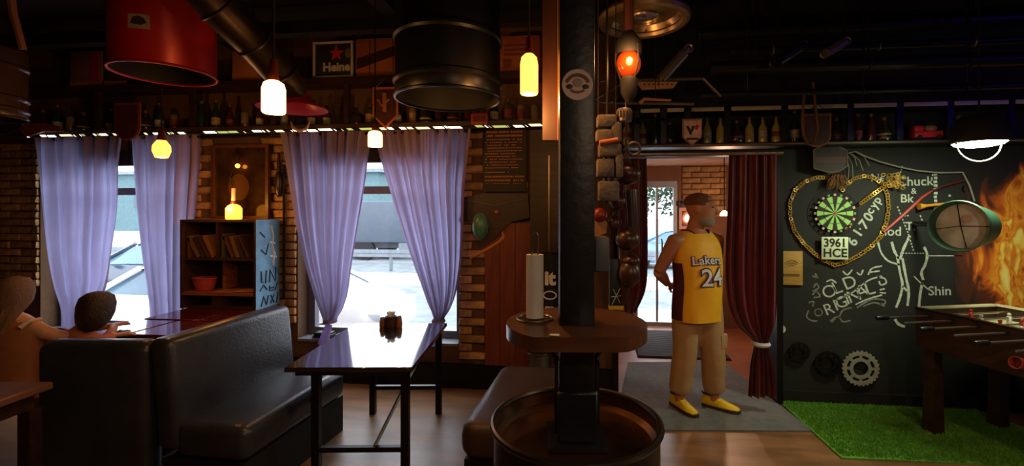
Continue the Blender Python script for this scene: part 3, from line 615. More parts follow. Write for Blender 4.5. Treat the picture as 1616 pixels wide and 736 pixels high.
for a_, b_ in zip(bay[:-1], bay[1:]):
    x0, x1 = PY(a_ + 6, 200, SY).x, PY(b_ - 6, 200, SY).x; bx('edge_strip', M_strip, ((x0 + x1) / 2, SY - .006, 2.452), (x1 - x0, .01, .03), s2)
MB().tube([(sr0, SY - .008, 2.165), (sr1, SY - .008, 2.165)], .012, 8).build('front_pipe', mat('worn_steel', (150, 140, 134), .3, .9), s2)
# fairy-light rope under the left shelf
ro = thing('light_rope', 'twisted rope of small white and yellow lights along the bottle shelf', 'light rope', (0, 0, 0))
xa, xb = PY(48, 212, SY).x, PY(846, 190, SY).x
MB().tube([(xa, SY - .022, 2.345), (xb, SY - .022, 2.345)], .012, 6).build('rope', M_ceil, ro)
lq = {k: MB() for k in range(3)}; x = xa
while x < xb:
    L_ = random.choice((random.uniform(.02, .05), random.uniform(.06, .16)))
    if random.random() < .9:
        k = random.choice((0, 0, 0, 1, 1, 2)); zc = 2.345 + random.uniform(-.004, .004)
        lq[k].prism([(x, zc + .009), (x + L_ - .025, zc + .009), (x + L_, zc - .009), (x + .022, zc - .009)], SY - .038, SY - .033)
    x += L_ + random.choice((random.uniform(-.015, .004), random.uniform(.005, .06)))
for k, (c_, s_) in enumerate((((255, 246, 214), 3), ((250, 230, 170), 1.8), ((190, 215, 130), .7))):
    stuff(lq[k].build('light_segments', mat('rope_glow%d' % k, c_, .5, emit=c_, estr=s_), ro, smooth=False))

# ------------------------------------------------------------------ bottles
def gl(name, rgb): return mat(name, rgb, .12, var=.1, spec=.6)
BK = {  # kind: (profile radius/height, glass, description)
 'green': ([(.001, 0), (.034, 0), (.036, .01), (.036, .14), (.03, .175), (.014, .205), (.013, .27), (.015, .275), (.001, .275)], (28, 52, 30), 'dark green'),
 'brown': ([(.001, 0), (.03, 0), (.032, .01), (.032, .12), (.024, .16), (.013, .185), (.013, .235), (.001, .235)], (64, 34, 16), 'amber brown'),
 'square': ([(.001, 0), (.04, 0), (.042, .01), (.042, .15), (.036, .165), (.015, .175), (.015, .215), (.001, .215)], (70, 64, 54), 'smoky square-shouldered'),
 'can': ([(.001, 0), (.03, 0), (.033, .008), (.033, .15), (.028, .162), (.001, .16)], (120, 104, 86), 'pale metal'),
 'jug': ([(.001, 0), (.05, 0), (.058, .03), (.056, .08), (.03, .13), (.016, .15), (.018, .2), (.001, .2)], (48, 44, 38), 'round-bodied dark'),
 'clear': ([(.001, 0), (.036, 0), (.038, .01), (.036, .13), (.02, .165), (.012, .18), (.012, .225), (.001, .225)], (150, 146, 70), 'pale yellow glass'),
}
BME = {}
for kd, (pr, rgb, nm) in BK.items():
    q = MB(); q.lathe(pr, 14); top = pr[-1][1]
    lb = MB(); r0 = pr[3][0]; z0, z1 = pr[3][1] * .3, pr[3][1] * .8; lb.lathe([(r0 + .0006, z0), (r0 + .0012, z0), (r0 + .0012, z1), (r0 + .0006, z1)], 14)
    cp = MB(); rc = pr[-2][0]; cp.lathe([(rc + .001, top - .022), (rc + .003, top - .02), (rc + .003, top + .004), (.001, top + .005)], 10)
    BME[kd] = (q.mesh('bottle', gl('glass_' + kd, rgb)), [lb.mesh('paper_label', mat('label%d_%s' % (j, kd), c_, .7, var=.4, scale=30)) for j, c_ in enumerate(((150, 120, 80), (110, 40, 34), (150, 146, 130)))], cp.mesh('cap', mat('cap_' + kd, (120, 90, 50) if kd != 'can' else (90, 90, 90), .4, .5)), nm)
def bottle(kd, loc, label, grp, lab=None, sc=1):
    b = thing('can' if kd == 'can' else 'bottle', label, 'can' if kd == 'can' else 'bottle', loc, random.random() * 6.28, grp); b.scale = (sc,) * 3
    link('body', BME[kd][0], b); link('cap' if kd != 'can' else 'lid', BME[kd][2], b)
    if random.random() < .7: link('paper_label', random.choice(BME[kd][1]) if lab is None else BME[kd][1][lab], b)
zones = ((4, 60, 'at the far left end of the wall shelf'), (60, 200, 'on the shelf above left window'), (200, 310, 'on the shelf above the curtain beside bookcase'), (310, 440, 'on the shelf above the bookcase'), (440, 600, 'on shelf above right window\'s left curtain'), (600, 750, 'on shelf above right window\'s right curtain'), (750, 856, 'on the shelf above the notice board'))
ORD = ['first', 'second', 'third', 'fourth', 'fifth', 'sixth', 'seventh']
def fill(specs, grp, z, sc):
    for wh, lst in specs:
        for kd in set(k for k, _ in lst):
            same = [p for k, p in lst if k == kd]
            for n_, p in enumerate(same):
                o_ = '' if len(same) == 1 else ', %s from left of %d' % (ORD[n_], len(same)) if False else ('' if len(same) == 1 else ', ' + ORD[n_] + ' from left')
                bottle(kd, (p.x, p.y, z), '%s %s %s%s' % (BK[kd][2], 'can' if kd == 'can' else 'bottle', wh, o_), grp, sc=sc)
specs = []
for a_, b_, wh in zones:
    px = a_ + 8; lst = []
    while px < b_ - 8:
        if not any(abs(px - u) < 14 for u in (20, 150, 300, 430, 545, 760)):
            kd = random.choice(('green', 'green', 'brown', 'brown', 'square', 'can', 'jug')); lst.append((kd, PY(px, 190, SY + random.uniform(.075, .14))))
        px += random.uniform(20, 24)
    specs.append((wh, lst))
fill(specs, 'bottles on the shelf over the windows', 2.3905, 1)
rz_ = ((1010, 1042, 'right behind the hanging engine'), (1052, 1076, 'left of the white shield pennant'), (1112, 1142, 'right of the white shield pennant'), (1158, 1228, 'over the maroon curtain'), (1250, 1266, 'behind the looped strap'), (1316, 1334, 'right of the looped strap'), (1350, 1412, 'left of the red toy'), (1508, 1530, 'behind the black pan lamp'))
specs = []
for a_, b_, wh in rz_:
    px = a_ + 4; lst = []
    while px < b_: lst.append((random.choice(('clear', 'brown', 'jug', 'green')) if a_ != 1112 else 'clear', PY(px, 210, SY + .1))); px += 21
    specs.append(('on right-hand shelf ' + wh, lst))
fill(specs, 'bottles on the right-hand shelf', 2.1805, .95)
bottle('clear', PY(990, 215, SY + .06) * 1, 'pale yellow glass flask beside the hanging engine', None); bpy.data.objects[[o.name for o in bpy.data.objects if o.get('label', '').startswith('pale yellow glass flask')][0]].location.z = 2.1805
# red toy on the right shelf
p = PY(1464, 205, SY + .08); rt = thing('toy_truck', 'small red toy truck on the right-hand bottle shelf', 'toy', (p.x, SY + .1, 2.1805)); M_toy = mat('toy_red', (190, 38, 26), .4)
bx('body', M_toy, (0, 0, .05), (.21, .08, .055), rt, r=.012); bx('cab', M_toy, (-.07, 0, .095), (.07, .075, .05), rt, r=.012); MB().ball((.03, 0, .10), (.05, .035, .03)).build('load', mat('toy_load', (140, 96, 60), .7), rt)
for x in (-.07, .07):
    for y in (-.035, .035): MB().lathe([(.001, -.008), (.022, -.008), (.022, .008), (.001, .008)], 12, M=RX90).build('wheel', M_ceil, rt, (x, y, .022))

# ------------------------------------------------------------------ boxes and signs on the top board
TZ = 2.8185
def top_box(label, name, px0, px1, pytop, rgb, extra=None, tilt=0):
    a_, b_ = PY(px0, 100, SY + .02), PY(px1, 100, SY + .02); h = PY((px0 + px1) / 2, pytop, SY + .02).z - TZ; wd = b_.x - a_.x
    t = thing(name, label, 'box' if 'sign' not in name else 'sign', ((a_.x + b_.x) / 2, SY + .02, TZ)); m = mat('box_%d_%d' % (rgb[0], rgb[1]), rgb, .7, var=.2)
    bx('carton', m, (0, .1, h / 2), (wd, .2, h), t, r=.006); bx('flap', m, (0, .1, h + .004), (wd * .98, .2, .006), t)
    if extra: extra(t, wd, h)
    return t
def edge(t, wd, h): bx('printed_band', mat('band_orange', (190, 112, 70), .6), (0, -.002, .03), (wd * .98, .004, .03), t)
def redflag(t, wd, h): edge(t, wd, h); bx('printed_band', mat('band_red', (160, 26, 30), .6), (wd * .3, -.003, h / 2 + .02), (wd * .26, .004, h * .8), t)
top_box('tan carton with a red patch at the left of the top board', 'carton', 110, 160, 82, (120, 84, 60), redflag)
top_box('dark purple carton beside the red drum on the top board', 'carton', 164, 200, 86, (58, 24, 38), edge)
top_box('plain tan carton right of the red drum on the top board', 'carton', 366, 426, 82, (170, 108, 66), edge)
def sign(t, wd, h):
    M_wh = mat('sign_white', (200, 190, 180), .5)
    for c, d_ in (((0, -.008, .012), (wd, .014, .022)), ((0, -.008, h - .01), (wd, .014, .016)), ((-wd / 2 + .01, -.008, h / 2), (.018, .014, h - .05)), ((wd / 2 - .01, -.008, h / 2), (.018, .014, h - .05))): bx('sign_border', M_wh, c, d_, t)
    st = MB(); pts = []
    for k in range(10):
        r_ = .075 if k % 2 == 0 else .03; a2 = R(90 + 36 * k); pts.append((r_ * math.cos(a2), r_ * math.sin(a2)))
    st.prism(pts, -.006, 0); st.build('star', mat('star_red', (196, 40, 36), .5), t, (.03, -.001, h * .68), smooth=False)
    text_mb('Heine', .108, bold=.004).build('lettering', M_wh, t, (.03, -.005, h * .3))
    MB().ball((.14, -.002, h * .68), (.03, .004, .045)).build('emblem', mat('emblem_olive', (110, 96, 60), .6), t)
top_box('dark green beer sign with red star in a white frame', 'beer_sign', 495, 558, 66, (30, 34, 28), sign)
def diag(t, wd, h):
    MB().prism([(-wd * .47, h * .22), (wd * .47, h * .62), (wd * .47, h * .88), (-wd * .47, h * .5)], -.005, 0).build('printed_band', mat('band_dark', (54, 26, 16), .6), t, smooth=False)
    for x in (-.1, .12): bx('seam', mat('seam_dark', (80, 44, 24), .7), (x, -.003, h / 2), (.006, .004, h * .96), t)
top_box('orange-brown carton with a dark diagonal band behind black drum', 'carton', 561, 640, 62, (158, 86, 44), diag)
def lines(t, wd, h):
    for k in range(3): bx('printed_band', mat('band_brown', (104, 54, 30), .6), (-.02, -.002, h * (.5 + .13 * k)), (wd * .6, .004, .018), t)
    bx('printed_band', mat('band_brown', (104, 54, 30), .6), (-.1, -.002, h * .25), (.07, .004, h * .25), t)
top_box('orange-brown carton behind the hanging lamp left of the post', 'carton', 786, 852, 58, (150, 76, 40), lines)

# ------------------------------------------------------------------ shield pennants
def shield(name, label, px0, px1, py0, py1, Y, rgb, edge_rgb, round_=False, extra=None):
    a_, b_ = PY(px0, py0, Y), PY(px1, py1, Y); wd = b_.x - a_.x; h = a_.z - b_.z
    t = thing(name, label, 'pennant', ((a_.x + b_.x) / 2, Y, b_.z))
    def outl(s):
        w2 = wd / 2 * s; o = [(-w2, h * .5 + h * .5 * s), (w2, h * .5 + h * .5 * s)]
        if round_: o += [(w2 * math.cos(R(x)), h * .35 + (h * .35 * s) * math.sin(R(x))) for x in range(0, -181, -20)]
        else: o += [(w2, h * .32), (0, h * .5 - h * .5 * s), (-w2, h * .32)]
        return o
    MB().prism(outl(1), 0, .012).build('backing', mat('pen_edge_%d' % edge_rgb[0], edge_rgb, .6), t, smooth=False); MB().prism(outl(.86), -.006, 0).build('face', mat('pen_%d_%d' % (rgb[0], rgb[2]), rgb, .7, var=.3, scale=20), t, smooth=False)
    q = MB(); q.tube([(-wd * .4, .006, h), (0, .006, h + .08), (wd * .4, .006, h)], .003, 5); q.build('cord', M_blackm, t)
    if extra: extra(t, wd, h)
    return t
shield('pennant', 'dark red rounded pennant hanging above the left window gap', 180, 221, 163, 221, SY - .06, (70, 22, 16), (128, 60, 34), True)
def figs(t, wd, h):
    q = MB(); q.tube([(0, -.008, h * .85), (0, -.008, h * .4)], .02, 6); q.tube([(-.06, -.008, h * .7), (-.03, -.008, h * .55), (.04, -.008, h * .7)], .012, 6); q.build('print_figure', mat('pen_print', (150, 92, 56), .7), t)
shield('pennant', 'maroon shield pennant with a gold border above the right window', 588, 628, 138, 203, SY - .06, (64, 20, 16), (176, 92, 40), False, figs)
def vee(t, wd, h):
    text_mb('V', h * .42, bold=.006).build('lettering', mat('pen_letter', (44, 34, 34), .6), t, (-.015, -.0075, h * .55)); bx('red_flash', mat('pen_red', (170, 40, 34), .6), (.035, -.0075, h * .68), (.025, .003, .04), t, (0, R(25), 0))
    bx('banner', mat('pen_letter', (44, 34, 34), .6), (0, -.0075, h * .25), (wd * .6, .003, .018), t)
shield('pennant', 'white shield pennant with a dark V on the right-hand shelf', 1077, 1108, 188, 230, SY - .04, (206, 170, 148), (160, 120, 96), False, vee)
shield('pennant', 'dark orange-edged rounded pennant behind the looped strap', 1268, 1312, 180, 232, SY - .04, (60, 32, 20), (130, 66, 36), True)
# looped leather strap
st = thing('leather_strap', 'long looped leather strap hanging from the ceiling before the shelf', 'strap', PY(1277, 232, SY - .1))
q = MB(); o = st.location; pl = [(1283, 130), (1285, 150), (1288, 180), (1290, 205), (1284, 224), (1275, 228), (1268, 214), (1266, 190), (1268, 165), (1270, 140)]
q.tube([PY(x, y, SY - .1) - o for x, y in pl], .017, 6, flat=.5); q.build('strap', mat('strap_leather', (92, 62, 44), .6), st)
q = MB(); q.tube([PY(1283, 131, SY - .1) - o, Vector((0, 0, CEIL - .26 - o.z))], .004, 5); q.build('cord', M_blackm, st)
# red plaque at the shelf end, rounded
p0 = PY(742, 178, SY - .05); p1 = PY(770, 196, SY - .05)
t = thing('small_plaque', 'small red plaque on the shelf edge above the notice board', 'plaque', ((p0.x + p1.x) / 2, SY - .03, p1.z)); q = MB(); q.rbox((0, 0, (p0.z - p1.z) / 2), (p1.x - p0.x, .03, p0.z - p1.z), .02, 3); q.build('plate', mat('plaque_red', (140, 40, 24), .5), t)
bx('inset', mat('plaque_dark', (80, 18, 14), .5), (0, -.017, (p0.z - p1.z) / 2), ((p1.x - p0.x) * .7, .005, (p0.z - p1.z) * .5), t)
# crescent white ornament under the shelf
p = PY(472, 203, SY - .05); q = MB(); q.tube([PY(x, y, SY - .05) - p for x, y in ((459, 192), (462, 201), (472, 207), (484, 203), (489, 192))], [.006, .012, .016, .012, .006], 8); tag(q.build('horn_ornament', mat('horn_white', (170, 130, 110), .5), None, p), 'pale crescent horn ornament hanging at the light rope', 'ornament')

# ------------------------------------------------------------------ black notice board with ochre print
n0 = PY(762, 303, WY - .04); n1 = PY(831, 203, WY - .04)
nb = thing('notice_board', 'black notice board covered in small ochre printed lines', 'board', ((n0.x + n1.x) / 2, WY - .05, n0.z)); nw, nh = n1.x - n0.x, n1.z - n0.z
bx('panel', mat('notice_black', (22, 14, 12), .6), (0, .01, nh / 2), (nw, .02, nh), nb)
M_och = mat('ochre_print', (186, 116, 62), .7, var=.2)
rows_ = [(.95, .03, .08, .92), (.89, .03, .1, .9)] + [(.83 - .045 * k, .013, .06 if k % 3 else .1, random.uniform(.75, .93)) for k in range(11)] + [(.31, .014, .06, .6), (.24, .026, .06, .94), (.18, .026, .06, .94), (.13, .008, .06, .9)]
for z, hh, a_, b_ in rows_:
    q = MB(); x = a_
    while x < b_:
        L_ = random.uniform(.01, .03) if hh > .02 else random.uniform(.015, .05)
        if random.random() < .86: q.box((((x + min(x + L_, b_)) / 2 - .5) * nw, -.001, z * nh), ((min(x + L_, b_) - x) * nw, .002, hh * nh))
        x += L_ + .012
    stuff(q.build('print_line', M_och, nb, smooth=False))
# dark plank bracket, float, stick, wooden panel
pa, pb = PY(733, 352, WY - .06), PY(836, 306, WY - .06)
q = MB(); xz = [(733, 350), (731, 312), (762, 306), (834, 306), (836, 344), (808, 350), (795, 362), (782, 376), (765, 386), (758, 384), (770, 362), (768, 350)]
o = PY(760, 384, WY - .06); pl = [PY(x, y, WY - .06) - o for x, y in xz]; q.prism([(v.x, v.z) for v in pl], -.02, .03)
rf = thing('wooden_bracket', 'dark gun-shaped wooden bracket mounted below the notice board', 'bracket', o); q.build('plank', M_wood_d, rf, smooth=False)
MB().tube([PY(735, 316, WY - .085) - o, PY(782, 325, WY - .09) - o, PY(830, 314, WY - .085) - o], .004, 5).build('wire', M_rail, rf)
MB().ball(PY(784, 335, WY - .09) - o, .02).build('red_knob', mat('knob_red', (190, 90, 80), .5), rf); MB().ball(PY(726, 346, WY - .09) - o, .03).build('red_knob', mat('knob_dark_red', (110, 24, 24), .5), rf)
p = PY(758, 378, WY - .1); fl = thing('net_float', 'green glass float in a string net on the dark bracket', 'float', p); rx, rz2 = .072, PY(758, 337, WY - .1).z - p.z
MB().ball((0, 0, rz2 / 2), (rx, .06, rz2 / 2), 18, 12).build('glass_float', mat('float_green', (70, 116, 96), .35, var=.3, scale=30), fl)
for k in range(5):
    pts = [(rx * 1.02 * math.sin(t_) * math.cos(R(36 * k) + .6 * t_), .062 * math.sin(t_) * math.sin(R(36 * k) + .6 * t_), rz2 / 2 - rz2 / 2 * 1.02 * math.cos(t_)) for t_ in [2 * math.pi * i / 20 for i in range(20)]]
    MB().tube(pts, .0028, 4, closed=True).build('net_string', mat('net_string', (110, 150, 126), .8), fl)
o = PY(757, 405, WY - .05); q = MB(); q.tube([PY(x, y, WY - .05) - o for x, y in ((742, 408), (768, 394), (788, 382), (795, 374), (793, 366))], [.010, .014, .017, .02, .012], 8)
tag(q.build('curved_stick', mat('pale_stick', (190, 120, 70), .6), None, o), 'curved pale wooden stick on the wall under the dark bracket', 'stick')
w0, w1 = PY(766, 545, WY - .03), PY(838, 352, WY - .03)
pn = thing('wood_cladding', 'tall reddish wooden panel on the wall below the dark bracket', 'panel', ((w0.x + w1.x) / 2, WY - .055, .23)); hh = w1.z - .23
for k in range(3): bx('board', M_wood_r, ((k - 1) * (w1.x - w0.x) / 3, .01, hh / 2), ((w1.x - w0.x) / 3 - .004, .02, hh), pn)
# wooden pillar with a metal strip behind the post
a_, b_ = PY(838, 300, 3.94), PY(886, 300, 3.94)
pl_ = thing('wooden_pillar', 'brown wooden pillar on the wall just left behind the steel post', 'pillar', ((a_.x + b_.x) / 2, 3.955, 0)); bx('timber', M_wood_d, (0, .03, 1.16), (b_.x - a_.x, .2, 2.32), pl_)
bx('metal_strip', mat('strip_metal', (150, 140, 134), .3, .8), (.03, -.074, 1.65), (.012, .008, .9), pl_)
a_, b_ = P(856, 100, 2.3), P(879, 100, 2.3)
up = thing('copper_plank', 'copper-brown vertical plank hanging behind the post from the ceiling', 'plank', ((a_ + b_) / 2).xy.to_3d() + Vector((0, 0, P(868, 222, 2.3).z)), PSI); hh = CEIL - up.location.z - .002
bx('plank', mat('copper_brown', (64, 32, 18), .5, stretch=(8, 8, 1)), (0, 0, hh / 2), ((b_ - a_).length, .03, hh), up); bx('bright_edge', mat('edge_copper', (170, 96, 50), .35, .5), ((b_ - a_).length / 2 + .003, -.012, hh / 2), (.006, .012, hh), up)
# mandolin-like dark hanging shape between picture and curtain
o = PY(440, 310, WY - .05); mb = thing('hanging_bellows', 'dark teardrop ornament hanging between the picture and curtain', 'ornament', o)
MB().ball((0, 0, .12), (.045, .03, .13), 14, 10).build('body', mat('dark_teardrop', (40, 26, 20), .35), mb); MB().tube([(0, 0, .23), (0, 0, .42)], [.02, .012], 8).build('neck', M_wood_d, mb)
MB().tube([PY(448, y, WY - .05) - o for y in (260, 360, 440, 470)], .012, 8).build('cable_pipe', M_blackm, mb)

# ------------------------------------------------------------------ banner behind the kitchen roll
a_, b_ = PY(858, 494, 3.88), PY(886, 398, 3.88)
bn = thing('black_banner', 'black cloth banner with white gothic letters behind the kitchen roll', 'banner', ((a_.x + b_.x) / 2, 3.86, a_.z)); bw_, bh_ = b_.x - a_.x + .06, b_.z - a_.z
q = MB(); q.add([(-bw_ / 2 + bw_ * i / 8, .012 * math.sin(i * 1.6), z) for z in (0, bh_) for i in range(9)], [(i, i + 1, i + 10, i + 9) for i in range(8)]); q.build('cloth', mat('banner_black', (16, 15, 16), .8), bn)
M_wp = mat('banner_white', (214, 206, 196), .7); text_mb('it', .16, bold=.008).build('lettering', M_wp, bn, (-.02, -.016, bh_ * .57)); MB().torus((-.02, -.016, bh_ * .3), .055, .006, 20, 5, RX90 @ Matrix.Diagonal((1, .6, 1))).build('emblem', M_wp, bn); text_mb('m', .1, bold=.006).build('lettering', M_wp, bn, (-.02, -.016, bh_ * .08))
MB().tube([(-bw_ / 2, 0, bh_), (bw_ / 2, 0, bh_)], .012, 6).build('rod', M_wood_d, bn)
# ================================================================== hanging drums, lamps and ceiling clutter
def drum_lamp(name, label, px, py, D, r, rgb, ribs, h, extra=None, rough=.35):
    p = P(px, py, D); t = thing(name, label, 'drum', p, PSI); m = mat('drum_%d' % rgb[0], rgb, rough, .2, var=.15, scale=4)
    pr = [(r * .985, 0), (r, .006)]
    for z in ribs: pr += [(r, z - .02), (r + .012, z - .008), (r + .012, z + .008), (r, z + .02)]
    pr += [(r, h), (r * .96, h + .01), (.02, h + .01)]
    MB().lathe(pr, 48).build('shell', m, t); MB().lathe([(r * .98, .001), (r * .97, .05), (r * .95, .18), (.001, .18)], 40).build('inner_plate', mat('drum_inside', (30, 26, 24), .6), t)
    MB().torus((0, 0, .004), r, .009, 48, 6).build('bottom_rim', m, t); MB().tube([(0, 0, h), (0, 0, CEIL - p.z - .02)], .01, 6).build('hanger', M_blackm, t)
    if extra: extra(t, r)
    return t
def red_extra(t, r):
    a_ = R(-76); q = MB(); q.add([((r + .002) * math.cos(a_ + x), (r + .002) * math.sin(a_ + x), z) for z in (.20, .29) for x in (-.2, -.1, 0, .1, .2)], [(i, i + 1, i + 6, i + 5) for i in range(4)])
    s = q.build('sticker', mat('sticker_grey', (170, 140, 134), .6, var=.1), t); q = MB()
    q.add([((r + .004) * math.cos(a_ + x), (r + .004) * math.sin(a_ + x), z) for x, z in ((-.15, .23), (-.05, .225), (.05, .222), (.15, .24), (.1, .265), (.0, .28), (-.1, .27))], [(0, 1, 2, 3, 4, 5, 6)]); q.build('print', mat('sticker_dark', (50, 42, 38), .6), s)
drum_lamp('red_drum', 'big red hanging oil-drum lampshade with a small sticker', 260, 118, 3.09, .29, (178, 24, 22), (), .62, red_extra)
drum_lamp('black_drum', 'big ribbed black drum lampshade hanging over the glossy table', 708, 158, 2.57, .29, (11, 11, 15), (.09, .33), .7)
drum_lamp('metal_keg', 'dark ribbed metal keg hanging at the far left edge', -22, 186, 3.2, .2, (60, 42, 30), (.06, .14, .36), .48, rough=.25)
# duct with flared end
du = thing('ventilation_duct', 'dark ventilation duct slanting down to a flared magenta-rimmed mouth', 'duct', P(462, 172, 3.2))
o = du.location; pts = [P(300, -40, 2.5), P(345, 12, 2.62), P(400, 66, 2.8), P(440, 112, 3.0), P(458, 145, 3.15)]
MB().tube([v - o for v in pts], .11, 20, cap=False).build('pipe', mat('duct_metal', (58, 46, 40), .4, .7), du)
for k in (1, 2, 3):
    v = pts[k] - o; t_ = (pts[k + 1] - pts[k - 1]).normalized(); MB().torus(v, .114, .008, 24, 6, t_.to_track_quat('Z', 'Y').to_matrix()).build('joint_ring', mat('duct_metal', (58, 46, 40), .4, .7), du)
MB().lathe([(.11, .12), (.115, .09), (.15, .045), (.22, .012), (.228, 0), (.215, .004), (.14, .035), (.1, .08)], 36).build('flared_mouth', mat('magenta_bell', (150, 34, 60), .4, .2), du)
MB().tube([(-.05, -.05, .1), pts[2] - o + Vector((0, 0, .1)), Vector((pts[2].x - o.x, pts[2].y - o.y, CEIL - o.z - .02))], .006, 6).build('hanger', M_blackm, du)

# glowing bottle pendants
def glow(name, rgb, s): return mat(name, (255, 220, 140), .3, emit=rgb, estr=s)
def bottle_pendant(label, px, py0, py1, D, r, neck_py, rgb, s, watt, shape='bottle'):
    p = P(px, py1, D); h = P(px, py0, D).z - p.z; hn = P(px, neck_py, D).z - p.z
    t = thing('bottle_lamp', label, 'lamp', p, 0)
    m = glow('glow_%d_%d' % (px, py0), rgb, s)
    if shape == 'bottle': pr = [(r * .9, 0), (r, .006), (r, h * .75), (r * .85, h * .92), (r * .5, h)]
    else: pr = [(.001, 0), (r * .7, h * .05), (r, h * .4), (r * .95, h * .7), (r * .5, h)]
    MB().lathe(pr, 20).build('glass_shade', m, t)
    if shape == 'bottle': MB().lathe([(r * .9, .002), (r * .8, .012), (.001, .012)], 20).build('diffuser', m, t)
    MB().lathe([(r * .5, h - .002), (r * .42, lerp(h, hn, .4)), (r * .32, hn), (.001, hn)], 14).build('bottle_neck', mat('amber_neck', (92, 34, 16), .25), t)
    MB().tube([(0, 0, hn), (0, 0, CEIL - p.z - .02)], .005, 6).build('cord', M_ceil, t)
    if watt:
        ld = bpy.data.lights.new('bulb', 'POINT'); ld.energy = watt; ld.color = (1, .46, .13); ld.shadow_soft_size = .03
        lo = bpy.data.objects.new('bulb', ld); COL.objects.link(lo); lo.parent = t; lo.location = (0, 0, -.045)
OR = (255, 150, 40)
bottle_pendant('brightest glowing bottle lamp, hanging left of the duct mouth', 432, 128, 179, 2.0, .047, 94, (255, 176, 84), 14, 10)
bottle_pendant('yellow glowing bottle lamp hanging just left of the post', 835, 86, 149, 2.1, .041, 60, OR, 9, 12)
bottle_pendant('small glowing lamp hanging before the gap of the right window', 592, 207, 232, 3.4, .052, 196, (255, 180, 90), 9, 7)
bottle_pendant('small round amber lamp hanging before the left window', 255, 222, 250, 3.4, .057, 205, OR, 8, 7, 'ball')
# lit bottle on the bookcase
p = PY(369, 344, 3.85); t = thing('bottle_lamp', 'lit amber bottle lamp standing on top of the bookcase', 'lamp', (p.x, 3.85, bz + bh + .001)); h = .14
MB().lathe([(.001, 0), (.06, 0), (.066, .01), (.066, .1), (.05, .125), (.025, .14)], 20).build('glass_shade', glow('glow_bookcase', OR, 4), t)
MB().lathe([(.025, .139), (.022, .16), (.02, .165), (.018, .28), (.02, .285), (.001, .29)], 14).build('bottle_neck', mat('neck_paper', (214, 180, 150), .6), t); MB().lathe([(.0255, .139), (.028, .15), (.021, .17)], 14).build('collar', mat('amber_neck', (92, 34, 16), .25), t)
ld = bpy.data.lights.new('bulb', 'POINT'); ld.energy = 5; ld.color = (1, .42, .1); ld.shadow_soft_size = .05; lo = bpy.data.objects.new('bulb', ld); COL.objects.link(lo); lo.parent = t; lo.location = (.0, -.1, .12)
p = PY(375, 262, WY - .1); t = thing('wire_ball', 'tiny glowing ball on a bent wire before the dark picture', 'lamp', p); MB().ball((0, 0, 0), .02).build('glow_ball', glow('glow_wire', OR, 12), t)  # small glowing ball with bent wires in front of the picture
MB().tube([(0, .0, .018), (-.01, .0, .06), (.01, .0, .1), (-.02, .02, .15), (-.05, .045, .2)], .004, 6).build('wire', M_blackm, t); MB().tube([(-.01, .0, -.015), (-.06, .0, -.06), (-.08, 0, -.12), (-.05, 0, -.2)], .004, 6).build('wire', M_blackm, t)
# amber globe by the post
p = P(992, 101, 2.22); t = thing('globe_lamp', 'dim amber glass globe lamp in black cage right of post', 'lamp', p); t.scale = (.9, .9, .9)
MB().ball((0, 0, 0), (.066, .066, .076), 20, 14).build('globe', mat('amber_globe', (150, 50, 16), .12, spec=.6, emit=(255, 80, 12), estr=.25), t)
MB().ball((.0, -.062, 0), .017, 10, 8).build('bulb_core', glow('glow_globe', (255, 130, 40), 9), t)
MB().lathe([(.03, .17), (.07, .12), (.072, .06), (.066, .05), (.03, .12)], 18).build('cap', M_ceil, t); MB().lathe([(.035, -.07), (.05, -.085), (.045, -.16), (.015, -.21), (.001, -.21)], 14).build('lower_fitting', M_ceil, t)
for k in range(3): a_ = R(120 * k + 70); MB().tube([(.07 * math.cos(a_), .07 * math.sin(a_), .09), (.073 * math.cos(a_), .073 * math.sin(a_), 0), (.045 * math.cos(a_), .045 * math.sin(a_), -.085)], .005, 5).build('cage_bar', M_ceil, t)
MB().tube([(0, 0, .16), (0, 0, (CEIL - p.z) / .9 - .02)], .028, 8).build('strap', mat('copper_brown', (64, 32, 18), .5), t)
ld = bpy.data.lights.new('bulb', 'POINT'); ld.energy = 6; ld.color = (1, .45, .15); ld.shadow_soft_size = .06; lo = bpy.data.objects.new('bulb', ld); COL.objects.link(lo); lo.parent = t; lo.location = (0, -.13, 0)
# hub-cap dish
p = P(1016, 34, 2.58); t = thing('wheel_dish', 'round brass-coloured wheel dish hanging flat under the ceiling', 'dish', p); M_dish = mat('brass_dish', (150, 130, 110), .3, .8, var=.25)
MB().lathe([(.001, .03), (.075, .03), (.08, .02), (.09, .03), (.19, .05), (.205, .02)], 44).build('dish', M_dish, t); MB().torus((0, 0, .012), .232, .026, 44, 8).build('outer_ring', M_dish, t); MB().torus((0, 0, .016), .085, .007, 30, 6).build('inner_ring', M_dish, t)
for k in range(9): a_ = R(40 * k); MB().box((.2 * math.cos(a_), .2 * math.sin(a_), .02), (.03, .008, .012), (0, 0, a_)).build('tab', M_dish, t)
MB().tube([(0, 0, .03), (0, 0, CEIL - p.z - .02)], .012, 6).build('hanger', M_blackm, t)
